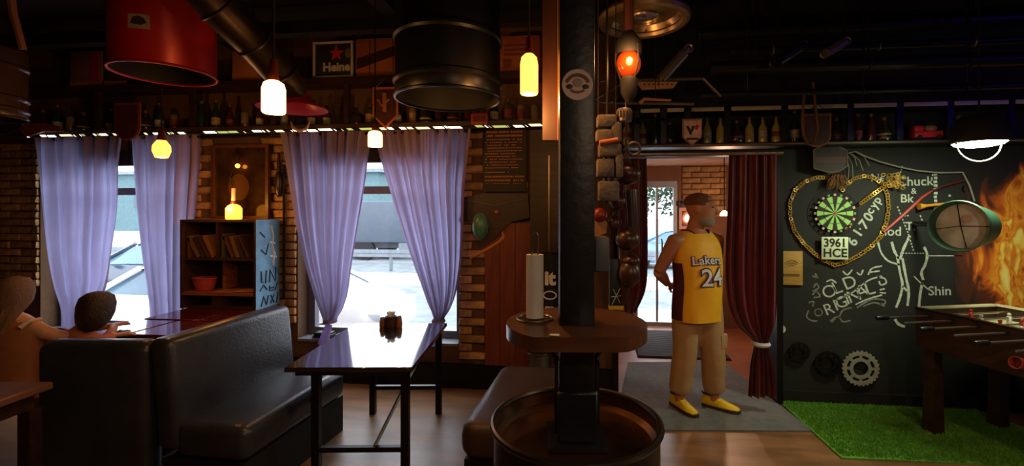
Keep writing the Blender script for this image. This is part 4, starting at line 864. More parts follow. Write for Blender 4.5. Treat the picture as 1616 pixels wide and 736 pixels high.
# pan lamp over the football table
p = P(1545, 226, 2.95); t = thing('pan_lamp', 'black pan lamp with wire handle shining over the football table', 'lamp', p, PSI)
MB().lathe([(.137, 0), (.14, .004), (.15, .03), (.145, .11), (.10, .17), (.03, .19), (.001, .19)], 36).build('shade', M_ceil, t)
MB().lathe([(.134, .004), (.12, -.012), (.07, -.022), (.001, -.025)], 32).build('diffuser', mat('lamp_white', (240, 240, 220), .4, emit=(232, 240, 196), estr=150), t)
MB().tube([(.146 * math.cos(R(a_)), 0, .118 * math.sin(R(a_))) for a_ in range(180, 361, 12)], .004, 6).build('wire_handle', mat('handle_white', (225, 228, 215), .4), t); MB().tube([(0, 0, .19), (0, 0, CEIL - p.z - .02)], .006, 6).build('cord', M_ceil, t)
for s in (-1, 1): MB().ball((s * .146, 0, .0), .010).build('handle_lug', mat('handle_white', (225, 228, 215), .4), t)
# lamp in the vestibule
p = P(1143, 341, 5.3); t = thing('vestibule_lamp', 'small warm lamp glowing in the vestibule behind the man', 'lamp', p)
MB().lathe([(.05, 0), (.045, .03), (.02, .06), (.001, .065)], 16).build('shade', glow('glow_vest', (255, 200, 150), 6), t); MB().tube([(0, 0, .06), (0, 0, VC - p.z - .01)], .006, 6).build('rod', M_blackm, t)
ld = bpy.data.lights.new('bulb', 'POINT'); ld.energy = 26; ld.color = (1, .62, .4); ld.shadow_soft_size = .05; lo = bpy.data.objects.new('bulb', ld); COL.objects.link(lo); lo.parent = t; lo.location = (0, 0, -.06)

# shock absorber tube, skate plank, sticks and pipes near the ceiling
def strut(name, label, cat, a_, b_, r, m, extra=None):
    o = b_; t = thing(name, label, cat, o); d_ = a_ - o; MB().tube([(0, 0, 0), d_ * .12, d_ * .12, d_ * .85, d_ * .85, d_], [r * .5, r * .5, r, r, r * .45, r * .45], 12).build('cylinder', m, t)
    for k in (0, 1): MB().torus((0, 0, 0) if not k else d_, r * .7, r * .28, 14, 6, RX90).build('eyelet', m, t)
    MB().tube([d_ * .9, Vector((d_.x * .9, d_.y * .9, CEIL - o.z - .26))], .004, 5).build('wire', M_blackm, t)
    MB().tube([d_ * .1, Vector((d_.x * .1, d_.y * .1, CEIL - o.z - .26))], .004, 5).build('wire', M_blackm, t)
M_tube = mat('dull_chrome', (130, 124, 116), .35, .8)
strut('shock_absorber', 'slanted silver shock absorber hanging right of the amber globe', 'shock absorber', P(1087, 76, 3.0), P(1037, 132, 3.0), .034, M_tube)
strut('shock_absorber', 'dark slanted shock absorber hanging left over the heart garland', 'shock absorber', P(1268, 70, 2.9), P(1222, 100, 2.9), .036, M_blackm)
strut('shock_absorber', 'short grey shock absorber hanging above the bottle shelf bays', 'shock absorber', P(1337, 64, 2.9), P(1300, 86, 2.9), .028, M_tube)
p = P(1038, 137, 3.0); t = thing('perforated_plank', 'tan perforated plank hanging below the slanted silver shock absorber', 'plank', p, PSI); MB().prism([(-.14, .03), (.13, .03), (.10, -.01), (-.10, -.02)], -.012, .012).build('plank', mat('plank_tan', (150, 108, 78), .6), t, smooth=False)
for k in range(7): MB().lathe([(.001, -.001), (.006, -.001), (.006, .001), (.001, .001)], 8, M=RX90).build('hole', M_ceil, t, (-.09 + .03 * k, -.0125, .012))
for x in (-.1, .1): MB().tube([(x, 0, .03), (x, 0, CEIL - p.z - .26)], .003, 5).build('wire', M_blackm, t)
p = P(1010, 160, 2.95); q = MB(); q.tube([(0, 0, -.01), (.03, 0, .015), (.08, 0, .012), (.2, 0, .006)], [.012, .012, .009, .008], 8); t = thing('short_stick', 'short tan wooden stick hanging below the perforated plank', 'stick', p, PSI); q.build('stick', mat('plank_tan', (150, 108, 78), .6), t); MB().tube([(.1, 0, .01), (.1, 0, CEIL - p.z - .26)], .003, 5).build('wire', M_blackm, t)
fk = thing('bicycle_fork', 'dull metal bicycle frame hanging under the ceiling right of post', 'bicycle frame', P(1000, 128, 3.15)); o = fk.location
for a_, b_ in (((1000, 126), (1110, 124)), ((1110, 124), (1138, 152)), ((935, 158), (985, 130)), ((932, 163), (1030, 163)), ((1030, 163), (1095, 164))): MB().tube([P(*a_, 3.15) - o, P(*b_, 3.15) - o], .011, 8).build('frame_tube', M_tube, fk)
MB().torus(P(955, 145, 3.15) - o, .09, .006, 26, 6, Euler((R(70), R(20), 0)).to_matrix()).build('ring', M_tube, fk)
for px in (1005, 1108): MB().tube([P(px, 126, 3.15) - o, Vector((P(px, 126, 3.15).x - o.x, P(px, 126, 3.15).y - o.y, CEIL - o.z - .17))], .004, 5).build('wire', M_blackm, fk)
for i, (pa, pb, r_, lab) in enumerate((((1100, 55), (1640, 8), .05, 'thick black pipe running highest under the right ceiling'), ((1120, 108), (1640, 98), .045, 'black pipe running just above the right-hand shelf'), ((1150, 82), (1640, 56), .028, 'thin black pipe between the two thick ceiling pipes'), ((1105, 150), (1640, 132), .02, 'thinnest black pipe close above the pale shelf strip'))):
    Y_ = 3.45 - .12 * (i % 2); a_, b_ = PY(pa[0], pa[1], Y_), PY(pb[0], pb[1], Y_); t = thing('ceiling_pipe', lab, 'pipe', a_); b_.z = lerp(a_.z, b_.z, .25); MB().tube([(0, 0, 0), b_ - a_], r_, 14).build('pipe', M_blackm, t)
    for k in (.15, .5, .8):
        c = (b_ - a_) * k; MB().torus(c, r_ + .004, .006, 16, 6, Matrix.Rotation(R(90), 3, 'Y')).build('clamp', M_tube if i == 2 else M_blackm, t); MB().tube([c + Vector((0, 0, r_)), Vector((c.x, c.y, CEIL - a_.z - .005))], .006, 6).build('hanger_rod', M_blackm, t)

# hanging engine and strings of gourds right of the post
en = thing('hanging_engine', 'grey mechanical engine block hung on the right of post', 'engine', P(962, 318, 2.2), PSI); o = en.location; Ri = Matrix.Rotation(-PSI, 3, 'Z'); M_eng = mat('engine_grey', (104, 92, 80), .5, .5, var=.4, scale=20, bump=.2)
def L2(px, py, D=2.2): return Ri @ (P(px, py, D) - o)
c = L2(985, 192); MB().lathe([(.001, 0), (.036, 0), (.038, .05), (.03, .062), (.001, .064)], 18, c).build('cooling_head', M_eng, en)
for k in range(6): a_ = R(-150 + 24 * k); MB().box(c + Vector((.038 * math.cos(a_), .038 * math.sin(a_), .03)), (.006, .006, .03)).build('slot', M_ceil, en)
for (px, py, sx, sz, nm) in ((957, 192, .095, .062, 'block'), (953, 215, .08, .06, 'cylinder_block'), (962, 238, .11, .066, 'block'), (955, 266, .085, .09, 'crankcase'), (960, 302, .10, .10, 'block'), (972, 210, .05, .10, 'bracket'), (976, 262, .04, .12, 'bracket')): q = MB(); q.rbox(L2(px, py), (sx, .06, sz), .012, 2); q.build(nm, M_eng, en)
MB().tube([L2(946, 226, 2.17), L2(975, 221, 2.17)], .013, 10).build('orange_tube', mat('tube_orange', (176, 96, 60), .5), en); MB().tube([L2(972, 200), L2(974, 240), L2(968, 300)], .012, 8).build('pipe', M_eng, en); MB().torus(L2(1000, 235), .03, .008, 18, 6, RX90).build('ring', M_eng, en)
MB().tube([L2(958, 180), Vector((L2(958, 180).x, L2(958, 180).y, CEIL - o.z - .01))], .006, 6).build('chain', M_blackm, en); MB().tube([L2(958, 190), L2(958, 320)], .02, 8).build('spine', M_blackm, en)
gs = thing('gourd_string', 'string of dark brown gourds hanging before the maroon curtain', 'gourds', P(990, 470, 2.26)); o = gs.location; M_go = mat('gourd_brown', (58, 34, 26), .35, var=.35, scale=12)
pts = [P(x, y, 2.26) - o for x, y in ((988, 250), (986, 300), (990, 350), (985, 400), (990, 450), (988, 470))]; top = P(988, 235, 2.26)
MB().tube([Vector((pts[0].x, pts[0].y, CEIL - o.z - .02))] + pts, .006, 6).build('cord', M_wood_d, gs)
for (px, py, rx, rz_) in ((990, 275, 21, 17), (975, 318, 13, 14), (990, 378, 19, 17), (970, 352, 11, 12), (993, 432, 17, 22), (996, 412, 14, 10)):
    s = 2.26 / F; g = MB(); g.ball((0, 0, 0), (rx * s, rx * s, rz_ * s), 16, 10); g.tube([(0, 0, rz_ * s * .8), (0, 0, rz_ * s * 1.5)], [rx * s * .4, .004], 8); g.build('gourd', M_go, gs, P(px, py, 2.26) - o)
MB().tube([P(994, 300, 2.28) - o, P(998, 355, 2.28) - o, P(985, 395, 2.28) - o, P(987, 480, 2.28) - o], [.035, .03, .03, .02], 10).build('dried_stalk', M_go, gs)
bg_ = thing('gift_bag', 'narrow black and yellow printed bag hung under the engine', 'bag', P(972, 488, 2.3), PSI); s = 2.3 / F
q = MB(); q.rbox((0, 0, 40 * s), (22 * s, .03, 80 * s), .008, 2); q.build('bag', mat('bag_dark', (30, 36, 48), .5), bg_)
for x0, z0, x1, z1 in ((-7, 8, 6, 34), (6, 10, -5, 32), (-8, 20, 8, 22)): MB().tube([(x0 * s, -.0165, z0 * s), (x1 * s, -.0165, z1 * s)], .0025, 5).build('print_stroke', mat('bag_print', (150, 160, 176), .6), bg_)
bx('base_band', mat('bag_yellow', (190, 160, 50), .6), (0, -.002, 3 * s), (22.4 * s, .034, 6 * s), bg_); MB().tube([(-8 * s, 0, 80 * s), (-4 * s, 0, 110 * s), (4 * s, 0, 110 * s), (8 * s, 0, 80 * s)], .003, 5).build('handle', M_ceil, bg_)
MB().tube([(0, 0, 110 * s), (0, 0, CEIL - bg_.location.z - .01)], .003, 5).build('cord', M_ceil, bg_)
yb = thing('yellow_pouch', 'tan and red pouch hanging above the grey junction box', 'pouch', P(944, 376, 2.25), PSI); s = 2.25 / F
MB().prism([(-10 * s, 0), (12 * s, 8 * s), (14 * s, 24 * s), (-2 * s, 42 * s), (-12 * s, 38 * s)], -.015, .015).build('pouch', mat('pouch_tan', (160, 110, 56), .6), yb, smooth=False); MB().ball((2 * s, -.005, 36 * s), (12 * s, .03, 12 * s)).build('red_ball', mat('pouch_red', (120, 34, 22), .4), yb); MB().tube([(0, 0, 40 * s), (0, 0, CEIL - yb.location.z - .01)], .003, 5).build('cord', M_ceil, yb)

# unseen pendants added as warm fill for this end of the room
for (x, y, z, wt, lab) in ((-1.5, -1.3, 2.30, 4, 'added fill pendant lamp behind the viewer, left'), (.9, -.35, 2.30, 36, 'added fill pendant lamp behind the viewer, right'), (2.3, 1.1, 1.95, 44, 'added fill pendant lamp out of view to the right of viewer')):
    t = thing('fill_pendant', lab, 'lamp', (x, y, z)); MB().lathe([(.16, 0), (.12, .1), (.03, .16), (.001, .17)], 24).build('shade', M_ceil, t); MB().ball((0, 0, .11), .03).build('glow_ball', glow('glow_fill', OR, 8), t); MB().tube([(0, 0, .16), (0, 0, CEIL - z - .02)], .006, 6).build('cord', M_ceil, t)
    ld = bpy.data.lights.new('bulb', 'POINT'); ld.energy = wt; ld.color = (1, .66, .42); ld.shadow_soft_size = .06; lo = bpy.data.objects.new('bulb', ld); COL.objects.link(lo); lo.parent = t; lo.location = (0, 0, -.004 if wt < 43 else .03)
t = thing('neon_tube', 'upright violet neon tube on the right wall out of view', 'lamp', (XR - .05, 1.5, 2.0)); MB().tube([(0, 0, 0), (0, 0, 1.25)], .014, 10).build('tube', mat('violet_neon', (120, 60, 255), .4, emit=(90, 40, 255), estr=26), t)
for z in (.02, 1.23): bx('socket', M_ceil, (.018, 0, z), (.06, .05, .05), t)
# ================================================================== chalkboard wall
CYW = WY - .002
M_ch = mat('chalk', (178, 188, 178), .95, var=.25, scale=60); M_chd = mat('faint_chalk', (112, 118, 112), .95, var=.4, scale=40)
def chalk(pts, wpx=3, m=None, name='chalk_line', smooth_n=0):
    vv = [PY(x, y, CYW) for x, y in pts]
    if smooth_n:
        out = []
        for i in range(len(vv) - 1):
            p0, p1, p2, p3 = vv[max(i - 1, 0)], vv[i], vv[i + 1], vv[min(i + 2, len(vv) - 1)]
            for k in range(smooth_n):
                s = k / smooth_n; out.append(.5 * (2 * p1 + (p2 - p0) * s + (2 * p0 - 5 * p1 + 4 * p2 - p3) * s * s + (3 * p1 - p0 - 3 * p2 + p3) * s ** 3))
        vv = out + [vv[-1]]
    r = wpx * .5 * 3.8 / F; q = MB(); n = len(vv); V = []
    for i, p in enumerate(vv):
        t_ = (vv[min(i + 1, n - 1)] - vv[max(i - 1, 0)]).normalized(); s = Vector((-t_.z, 0, t_.x)) * r * random.uniform(.8, 1.15); V += [p + s, p - s]
    q.add([v + Vector((0, -.001, 0)) for v in V], [(2 * i, 2 * i + 1, 2 * i + 3, 2 * i + 2) for i in range(n - 1)])
    return q.build(name, m or M_ch, wall_board, smooth=False)
def wtext(s, px, py, hpx, ang=0, m=None, bold=.3, Y=None, parent=None, sx=1):
    Y = CYW - .001 if Y is None else Y; p = PY(px, py, Y); sz = hpx * 3.8 / F / .7
    q = text_mb(s, sz, bold=bold * .02 * sz * 2, sx=sx); return q.build('chalk_lettering', m or M_ch, parent or wall_board, p, (0, R(-ang), 0))
wtext('Neck', 1394, 281, 12, 0); wtext('Chuck', 1444, 287, 14, 1); wtext('&', 1442, 302, 9); wtext('Bk', 1431, 314, 13); wtext('lod', 1409, 366, 14); wtext('T.', 1437, 358, 13); wtext('Shin', 1483, 460, 14, 2)
for i, (c, px, py) in enumerate(zip('61·70', (1346, 1354, 1358, 1364, 1371), (382, 368, 362, 355, 343))): wtext(c, px, py, 15 if c != '·' else 12, 55 if i < 3 else 50, bold=.6)
for c, px, py in zip('cyp', (1373, 1379, 1384), (333, 324, 316)): wtext(c, px, py, 13, 62, bold=.5)
for pl, wd in (([(1385, 380), (1390, 398), (1400, 411), (1412, 416), (1420, 418)], 3), ([(1407, 382), (1412, 398), (1420, 408), (1426, 392), (1436, 372)], 4), ([(1416, 405), (1420, 430), (1424, 450), (1420, 470), (1414, 486)], 4), ([(1424, 408), (1430, 440), (1434, 460), (1432, 483)], 4), ([(1424, 452), (1432, 460)], 3), ([(1458, 390), (1463, 402), (1460, 418), (1454, 430), (1457, 442)], 4), ([(1455, 447), (1452, 465), (1450, 484)], 4), ([(1463, 404), (1490, 404), (1518, 404)], 1.5), ([(1442, 436), (1452, 446), (1466, 458)], 2), ([(1412, 504), (1418, 512), (1428, 516)], 4)): chalk(pl, wd, smooth_n=4)
def dashed(a_, b_, n, wd=2):
    for k in range(n):
        t0_, t1_ = k / n, (k + .55) / n; chalk([(lerp(a_[0], b_[0], t0_), lerp(a_[1], b_[1], t0_)), (lerp(a_[0], b_[0], t1_), lerp(a_[1], b_[1], t1_))], wd, name='chalk_dash')
dashed((1416, 326), (1432, 365), 8); dashed((1432, 365), (1442, 398), 7); dashed((1420, 400), (1460, 400), 9); dashed((1422, 342), (1436, 340), 3); dashed((1424, 262), (1420, 275), 3); dashed((1472, 275), (1468, 290), 3); dashed((1452, 340), (1458, 356), 3)
for k in range(12): chalk([(1475.5 + (k % 2), 273 + k * 6), (1476.5, 277 + k * 6)], 5, name='chalk_dash')
chalk([(1521, 294), (1518, 300), (1522, 304)], 2); chalk([(1497, 308), (1500, 310)], 3)
# ornate lettering
for c, px, py, h, a_ in (('O', 1309, 461, 20, 22), ('L', 1321, 455, 20, 22), ('D', 1341, 447, 20, 22), ('O', 1292, 494, 13, 25), ('R', 1308, 489, 18, 22), ('I', 1319, 483, 18, 22), ('G', 1328, 478, 18, 22), ('I', 1337, 473, 18, 22), ('N', 1348, 468, 19, 22), ('A', 1360, 461, 20, 22), ('L', 1372, 456, 22, 18)): wtext(c, px, py, h, a_, bold=.0, m=M_chd if px < 1300 else None)
for pl in ([(1318, 475), (1345, 462), (1370, 443), (1392, 436)], [(1350, 481), (1370, 472), (1392, 466)], [(1352, 486), (1375, 473), (1395, 474), (1396, 480), (1388, 480)], [(1384, 437), (1396, 440), (1398, 447), (1390, 450), (1387, 444)], [(1388, 458), (1396, 456)], [(1388, 462), (1398, 463)], [(1276, 490), (1273, 500), (1280, 506), (1290, 507)], [(1282, 460), (1292, 455), (1288, 448), (1284, 454)], [(1284, 470), (1294, 468), (1288, 460), (1282, 466)], [(1330, 428), (1337, 434), (1345, 426)], [(1352, 430), (1358, 434), (1362, 426)], [(1370, 434), (1376, 424), (1392, 420)], [(1372, 430), (1388, 428)], [(1304, 445), (1312, 442), (1320, 447)], [(1310, 507), (1322, 500), (1330, 508), (1342, 506)], [(1318, 503), (1312, 509)], [(1324, 502), (1330, 490), (1344, 486)], [(1362, 484), (1380, 478), (1396, 484)], [(1282, 436), (1290, 438), (1286, 432)], [(1276, 478), (1284, 476), (1282, 484)]): chalk(pl, 2.4, M_chd if pl[0][0] < 1290 or pl[0][1] > 483 else None, smooth_n=5, name='chalk_flourish')

# heart of gold rings
rg = MB(); rg.torus((0, 0, 0), .0135, .0048, 12, 5, RX90); rme = rg.mesh('ring', mat('gold_ring', (196, 158, 70), .4, .45, var=.2))
hp = [(1330, 300), (1322, 290), (1308, 281), (1290, 280), (1270, 287), (1255, 300), (1247, 320), (1247, 342), (1254, 365), (1268, 384), (1285, 400), (1302, 412), (1318, 419), (1336, 414), (1355, 404), (1374, 391), (1390, 374), (1399, 352), (1403, 330), (1401, 308), (1394, 291), (1380, 281), (1364, 278), (1348, 282), (1336, 292)]
o = PY(1320, 419, WY - .02); ht = thing('heart_garland', 'heart-shaped garland of gold rings around the dartboard', 'garland', (o.x, WY - .022, o.z)); ho = ht.location.copy()
ds = []
for i in range(len(hp) - 1):
    a_, b_ = Vector(hp[i]), Vector(hp[i + 1]); n = max(1, round((b_ - a_).length / 4.2))
    for k in range(n): v = a_.lerp(b_, k / n); ds.append((v.x, v.y))
for x, y in ds: p = PY(x, y, WY - .02); link('ring', rme, ht, Vector((p.x, WY - .016, p.z)) - ho, (random.uniform(-.3, .3), random.uniform(-.3, .3), random.uniform(-.5, .5)))
for k in range(12): p = PY(1358 + k * 3.6, 321 - k * 2.6, WY - .03); link('ring', rme, ht, Vector((p.x, WY - .036, p.z)) - ho, (.4, .3 * k, .2))
for k in range(26): p = PY(1408 + random.gauss(0, 9), 288 + random.gauss(0, 7), WY - .03); link('ring', rme, ht, Vector((p.x, WY - .05 - .02 * random.random(), p.z)) - ho, (random.random(), random.random(), 0))
MB().tube([PY(x, y, WY - .016) - ho for x, y in hp], .004, 5, closed=True).build('cord', M_wood_d, ht)
# dartboard
p = PY(1317, 337, WY - .03); db = thing('dartboard', 'green and black dartboard inside the gold ring heart', 'dartboard', (p.x, WY - .004, p.z)); Rb = 33 * 3.85 / F
MB().lathe([(.001, -.03), (Rb * 1.12, -.03), (Rb * 1.15, -.02), (Rb * 1.15, 0), (.001, 0)], 40, M=Matrix.Rotation(R(-90), 3, 'X') @ Matrix.Diagonal((1, 1, -1))).build('board', mat('dart_black', (20, 20, 20), .8), db); db_y = -.034
M_gr = mat('dart_green', (150, 210, 110), .6, var=.1); M_dkseg = mat('dart_dark', (34, 26, 24), .7)
for j, mm in enumerate((M_gr, M_dkseg)):
    w_ = MB(); w_.prism([(.012 * math.cos(R(a_)), .012 * math.sin(R(a_))) for a_ in (-9, 9)] + [(Rb * .8 * math.cos(R(a_)), Rb * .8 * math.sin(R(a_))) for a_ in (9, 3, -3, -9)], -.003, 0); me = w_.mesh('segment', mm, False)
    for k in range(10): link('segment', me, db, (0, db_y + .004, 0), (0, R(36 * k + 18 * j), 0))
tp = MB(); tp.box((Rb * .88, 0, 0), (Rb * .10, .003, Rb * .11)); t1m = tp.mesh('double_segment', mat('dart_pink', (214, 170, 160), .6), False); t2m = tp.mesh('double_segment', mat('dart_olive', (120, 150, 90), .6), False)
for k in range(20): link('double_segment', t1m if k % 2 else t2m, db, (0, db_y + .002, 0), (0, R(18 * k), 0))
MB().torus((0, db_y, 0), Rb * .5, .0025, 32, 4, RX90).build('wire_ring', M_wire, db); MB().lathe([(.001, -.003), (.012, -.003), (.012, .002), (.001, .002)], 14, M=RX90).build('bullseye', mat('dart_red', (170, 60, 40), .6), db, (0, db_y, 0)); MB().tube([(0, 0, 0), (-.005, -.05, .012)], .006, 6).build('dart', mat('dart_orange', (220, 110, 60), .5), db, (Rb * .55, db_y, -Rb * .7))
# number plate
p0, p1 = PY(1294, 409, WY - .02), PY(1336, 374, WY - .02); npt = thing('number_plate', 'white number plate hanging below the dartboard', 'number plate', ((p0.x + p1.x) / 2, WY - .024, p0.z), 0); nw, nh = p1.x - p0.x, p1.z - p0.z
q = MB(); q.rbox((0, .0, nh / 2), (nw, .006, nh), .012, 2); q.build('plate', mat('plate_white', (206, 220, 190), .5), npt); M_pl = mat('plate_black', (24, 26, 24), .6)
text_mb('3961', nh * .52, bold=.003, sx=.92).build('lettering', M_pl, npt, (0, -.004, nh * .72)); text_mb('HCE', nh * .52, bold=.003).build('lettering', M_pl, npt, (0, -.004, nh * .27))
npt.location.y = WY - .045
# wooden plaque
p0, p1 = PY(1231, 450, WY - .02), PY(1267, 397, WY - .02); wp = thing('wooden_plaque', 'small yellowish wooden plaque beside the maroon curtain', 'plaque', ((p0.x + p1.x) / 2, WY - .022, p0.z)); nw, nh = p1.x - p0.x, p1.z - p0.z
bx('board', mat('plaque_wood', (178, 138, 66), .6, var=.2, stretch=(1, 1, 6)), (0, .01, nh / 2), (nw, .02, nh), wp, r=.004)
for k in range(3): arc(0, nh * .5, nw * (.16 + .1 * k), 40, 140, .003, y=-.001).build('print_arc', mat('plaque_print', (104, 74, 36), .7), wp)
bx('print_band', mat('plaque_print', (104, 74, 36), .7), (0, -.001, nh * .3), (nw * .7, .002, nh * .07), wp)
# hexagonal sign with straw tassel and thorny wire
hx = [(1284, 236), (1296, 231), (1322, 231), (1336, 238), (1337, 262), (1325, 270), (1310, 273), (1284, 266)]
o = PY(1310, 273, WY - .1); hs = thing('barrel_sign', 'dark barrel-shaped sign with pale outline above the heart garland', 'sign', o); pl = [PY(x, y, WY - .1) - o for x, y in hx]
MB().prism([(v.x, v.z) for v in pl], 0, .03).build('board', mat('sign_dark', (40, 22, 20), .6), hs, smooth=False); MB().tube([v + Vector((0, -.002, 0)) for v in pl], .006, 6, closed=True).build('outline', mat('sign_outline', (120, 110, 100), .6), hs); bx('band', mat('sign_band', (78, 46, 44), .6), (0, -.003, pl[0].z * .55), (.24, .006, .05), hs)
bx('wall_bracket', M_blackm, (0, .064, .1), (.03, .065, .03), hs)
o = PY(1322, 276, WY - .06); ta_ = thing('straw_tassel', 'brown straw tassel hanging from the barrel sign over dartboard', 'tassel', o); q = MB()
for k in range(60):
    x = random.uniform(-.07, .07); q.tube([(x * .6, random.uniform(-.02, .02), .0), (x * 1.2 + random.uniform(-.02, .02), random.uniform(-.03, .03), -random.uniform(.06, .13))], [.004, .002], 4)
stuff(q.build('straws', mat('straw', (130, 98, 62), .8), ta_)); MB().tube([(-.05, 0, 0), (.05, 0, 0)], .012, 6).build('binding', M_wood_d, ta_)
o = PY(1340, 240, WY - .05); wr = thing('thorny_wire', 'pale barbed wire strung across the top of the chalkboard', 'wire', o); wp_ = [(1338, 242), (1350, 239), (1366, 247), (1390, 256), (1420, 264), (1450, 270), (1485, 273), (1519, 272), (1530, 293), (1538, 318)]
MB().tube([PY(x, y, WY - .04) - o for x, y in wp_], .0065, 6).build('strand', mat('wire_pale', (140, 136, 126), .6), wr)
for (a_, b_) in (((1340, 241), (1352, 262)), ((1345, 243), (1362, 270)), ((1350, 240), (1372, 262)), ((1338, 246), (1346, 280)), ((1336, 250), (1338, 285))): MB().tube([PY(*a_, WY - .04) - o, PY((a_[0] + b_[0]) / 2 + 3, (a_[1] + b_[1]) / 2 - 3, WY - .05) - o, PY(*b_, WY - .04) - o], .0035, 5).build('loose_end', mat('wire_pale', (140, 136, 126), .6), wr)
# red cane and yellow horn
o = PY(1396, 366, WY - .04); cn = thing('red_cane', 'thin red cane mounted diagonally across the chalk anatomy drawing', 'cane', o); MB().tube([PY(x, y, WY - .03) - o for x, y in ((1394, 367), (1425, 340), (1455, 312), (1470, 302))], [.012, .014, .013, .009], 8).build('cane', mat('cane_red', (150, 44, 40), .5), cn); MB().tube([PY(1470, 302, WY - .03) - o, PY(1492, 293, WY - .03) - o, PY(1522, 285, WY - .03) - o], [.008, .008, .007], 8).build('tip', mat('cane_dark_red', (88, 26, 26), .5), cn)
o = PY(1452, 326, WY - .06); hn = thing('yellow_horn', 'small yellow horn fixed left of the green bucket', 'horn', o); MB().tube([PY(x, y, WY - .05) - o for x, y in ((1450, 326), (1454, 326), (1462, 325), (1490, 322))], [.028, .024, .012, .01], 12).build('horn', mat('horn_yellow', (206, 146, 40), .4), hn)
# green bucket lamp seen into its mouth
c = P(1513, 357, 3.0); ax = (P(900, 350, 1.8) - c).normalized(); bk = thing('green_bucket', 'round green metal bucket with a wired pale lens on chalkboard', 'bucket', c); Mx = ax.to_track_quat('Z', 'Y').to_matrix(); Rk = .165
MB().lathe([(Rk * .8, -.22), (Rk * .98, -.02), (Rk, 0), (Rk * 1.03, .01), (Rk, .02), (Rk * .95, .0), (Rk * .9, -.06)], 36, M=Mx).build('bucket_shell', mat('bucket_green', (52, 92, 76), .4, .2), bk); MB().lathe([(Rk * .9, -.05), (Rk * .6, -.035), (.001, -.03)], 36, M=Mx).build('lens', mat('lens_pale', (206, 212, 204), .5, var=.35, scale=8), bk)
for a_ in (0, 100, 190, 280): v0 = Mx @ Vector((0, 0, -.026)); v1 = Mx @ Vector((Rk * .88 * math.cos(R(a_)), Rk * .88 * math.sin(R(a_)), -.04)); MB().tube([v0, v1], .003, 5).build('lens_wire', M_blackm, bk)
MB().lathe([(Rk * .8, -.22), (.001, -.225)], 36, M=Mx).build('bucket_base', mat('bucket_green', (52, 92, 76), .4, .2), bk); vb = Mx @ Vector((0, 0, -.22)); MB().tube([vb, Vector((vb.x + .06, WY - c.y, vb.z))], .02, 8).build('wall_arm', M_blackm, bk)
# small light spot inside the lens, as a pinkish disc
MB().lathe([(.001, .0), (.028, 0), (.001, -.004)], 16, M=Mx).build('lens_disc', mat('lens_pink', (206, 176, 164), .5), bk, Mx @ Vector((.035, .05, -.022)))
# chain rings and washer
def sprocket(label, px, py, rpx, m, Y, teeth=26, th=.01):
    p = PY(px, py, Y); r = rpx * (Y / (CS + SN * (px - CX) / F)) / F; t = thing('chainring', label, 'chainring', (p.x, Y, p.z)); q = MB(); n = teeth * 4
    out = [(r * (1 if (k % 4) in (0, 1) else .93)) for k in range(n)]
    def ringmesh(ro_, ri):
        V = []
        for y in (-th / 2, th / 2):
            for k in range(n): a_ = 2 * math.pi * k / n; V.append((ro_[k] * math.cos(a_), y, ro_[k] * math.sin(a_)))
            for k in range(n): a_ = 2 * math.pi * k / n; V.append((ri * math.cos(a_), y, ri * math.sin(a_)))
        Fc = []
        for k in range(n):
            j = (k + 1) % n; Fc += [(k, j, n + j, n + k), (2 * n + k, 3 * n + k, 3 * n + j, 2 * n + j), (k, 2 * n + k, 2 * n + j, j), (n + k, n + j, 3 * n + j, 3 * n + k)]
        return V, Fc
    q.add(*ringmesh(out, r * .74)); q.build('toothed_ring', m, t, smooth=False)
    q = MB(); q.add(*ringmesh([r * .58] * n, r * .40)); q.build('inner_ring', m, t, smooth=False)
    s = MB(); s.box((r * .66, 0, 0), (r * .2, th * .8, r * .16)); sm = s.mesh('spoke', m, False)
    for k in range(8): link('spoke', sm, t, (0, 0, 0), (0, R(45 * k), 0))
    MB().tube([(r * .5, 0, 0), (r * .5, WY - Y, 0)], .006, 6).build('bolt', M_blackm, t)
sprocket('pale metal chainring mounted low on the black wall', 1358, 582, 28, mat('ring_metal', (190, 190, 178), .4, .5), WY - .03)
sprocket('dark chainring nearest the curtain, low on the black wall', 1262, 556, 16, M_blackm, WY - .03, 20); sprocket('dark chainring between the pale one and the smaller dark one', 1307, 574, 20, M_blackm, WY - .03, 22)
p = PY(1233, 520, WY - .02); t = thing('washer', 'small white metal washer on the wall beside curtain tie', 'washer', (p.x, WY - .012, p.z)); MB().lathe([(.012, -.006), (.036, -.006), (.036, .008), (.012, .008), (.012, -.006)], 20, M=RX90).build('disc', mat('washer_white', (200, 204, 198), .5), t); MB().lathe([(.001, -.008), (.0115, -.008), (.0115, .006), (.001, .006)], 12, M=RX90).build('screw', M_blackm, t)

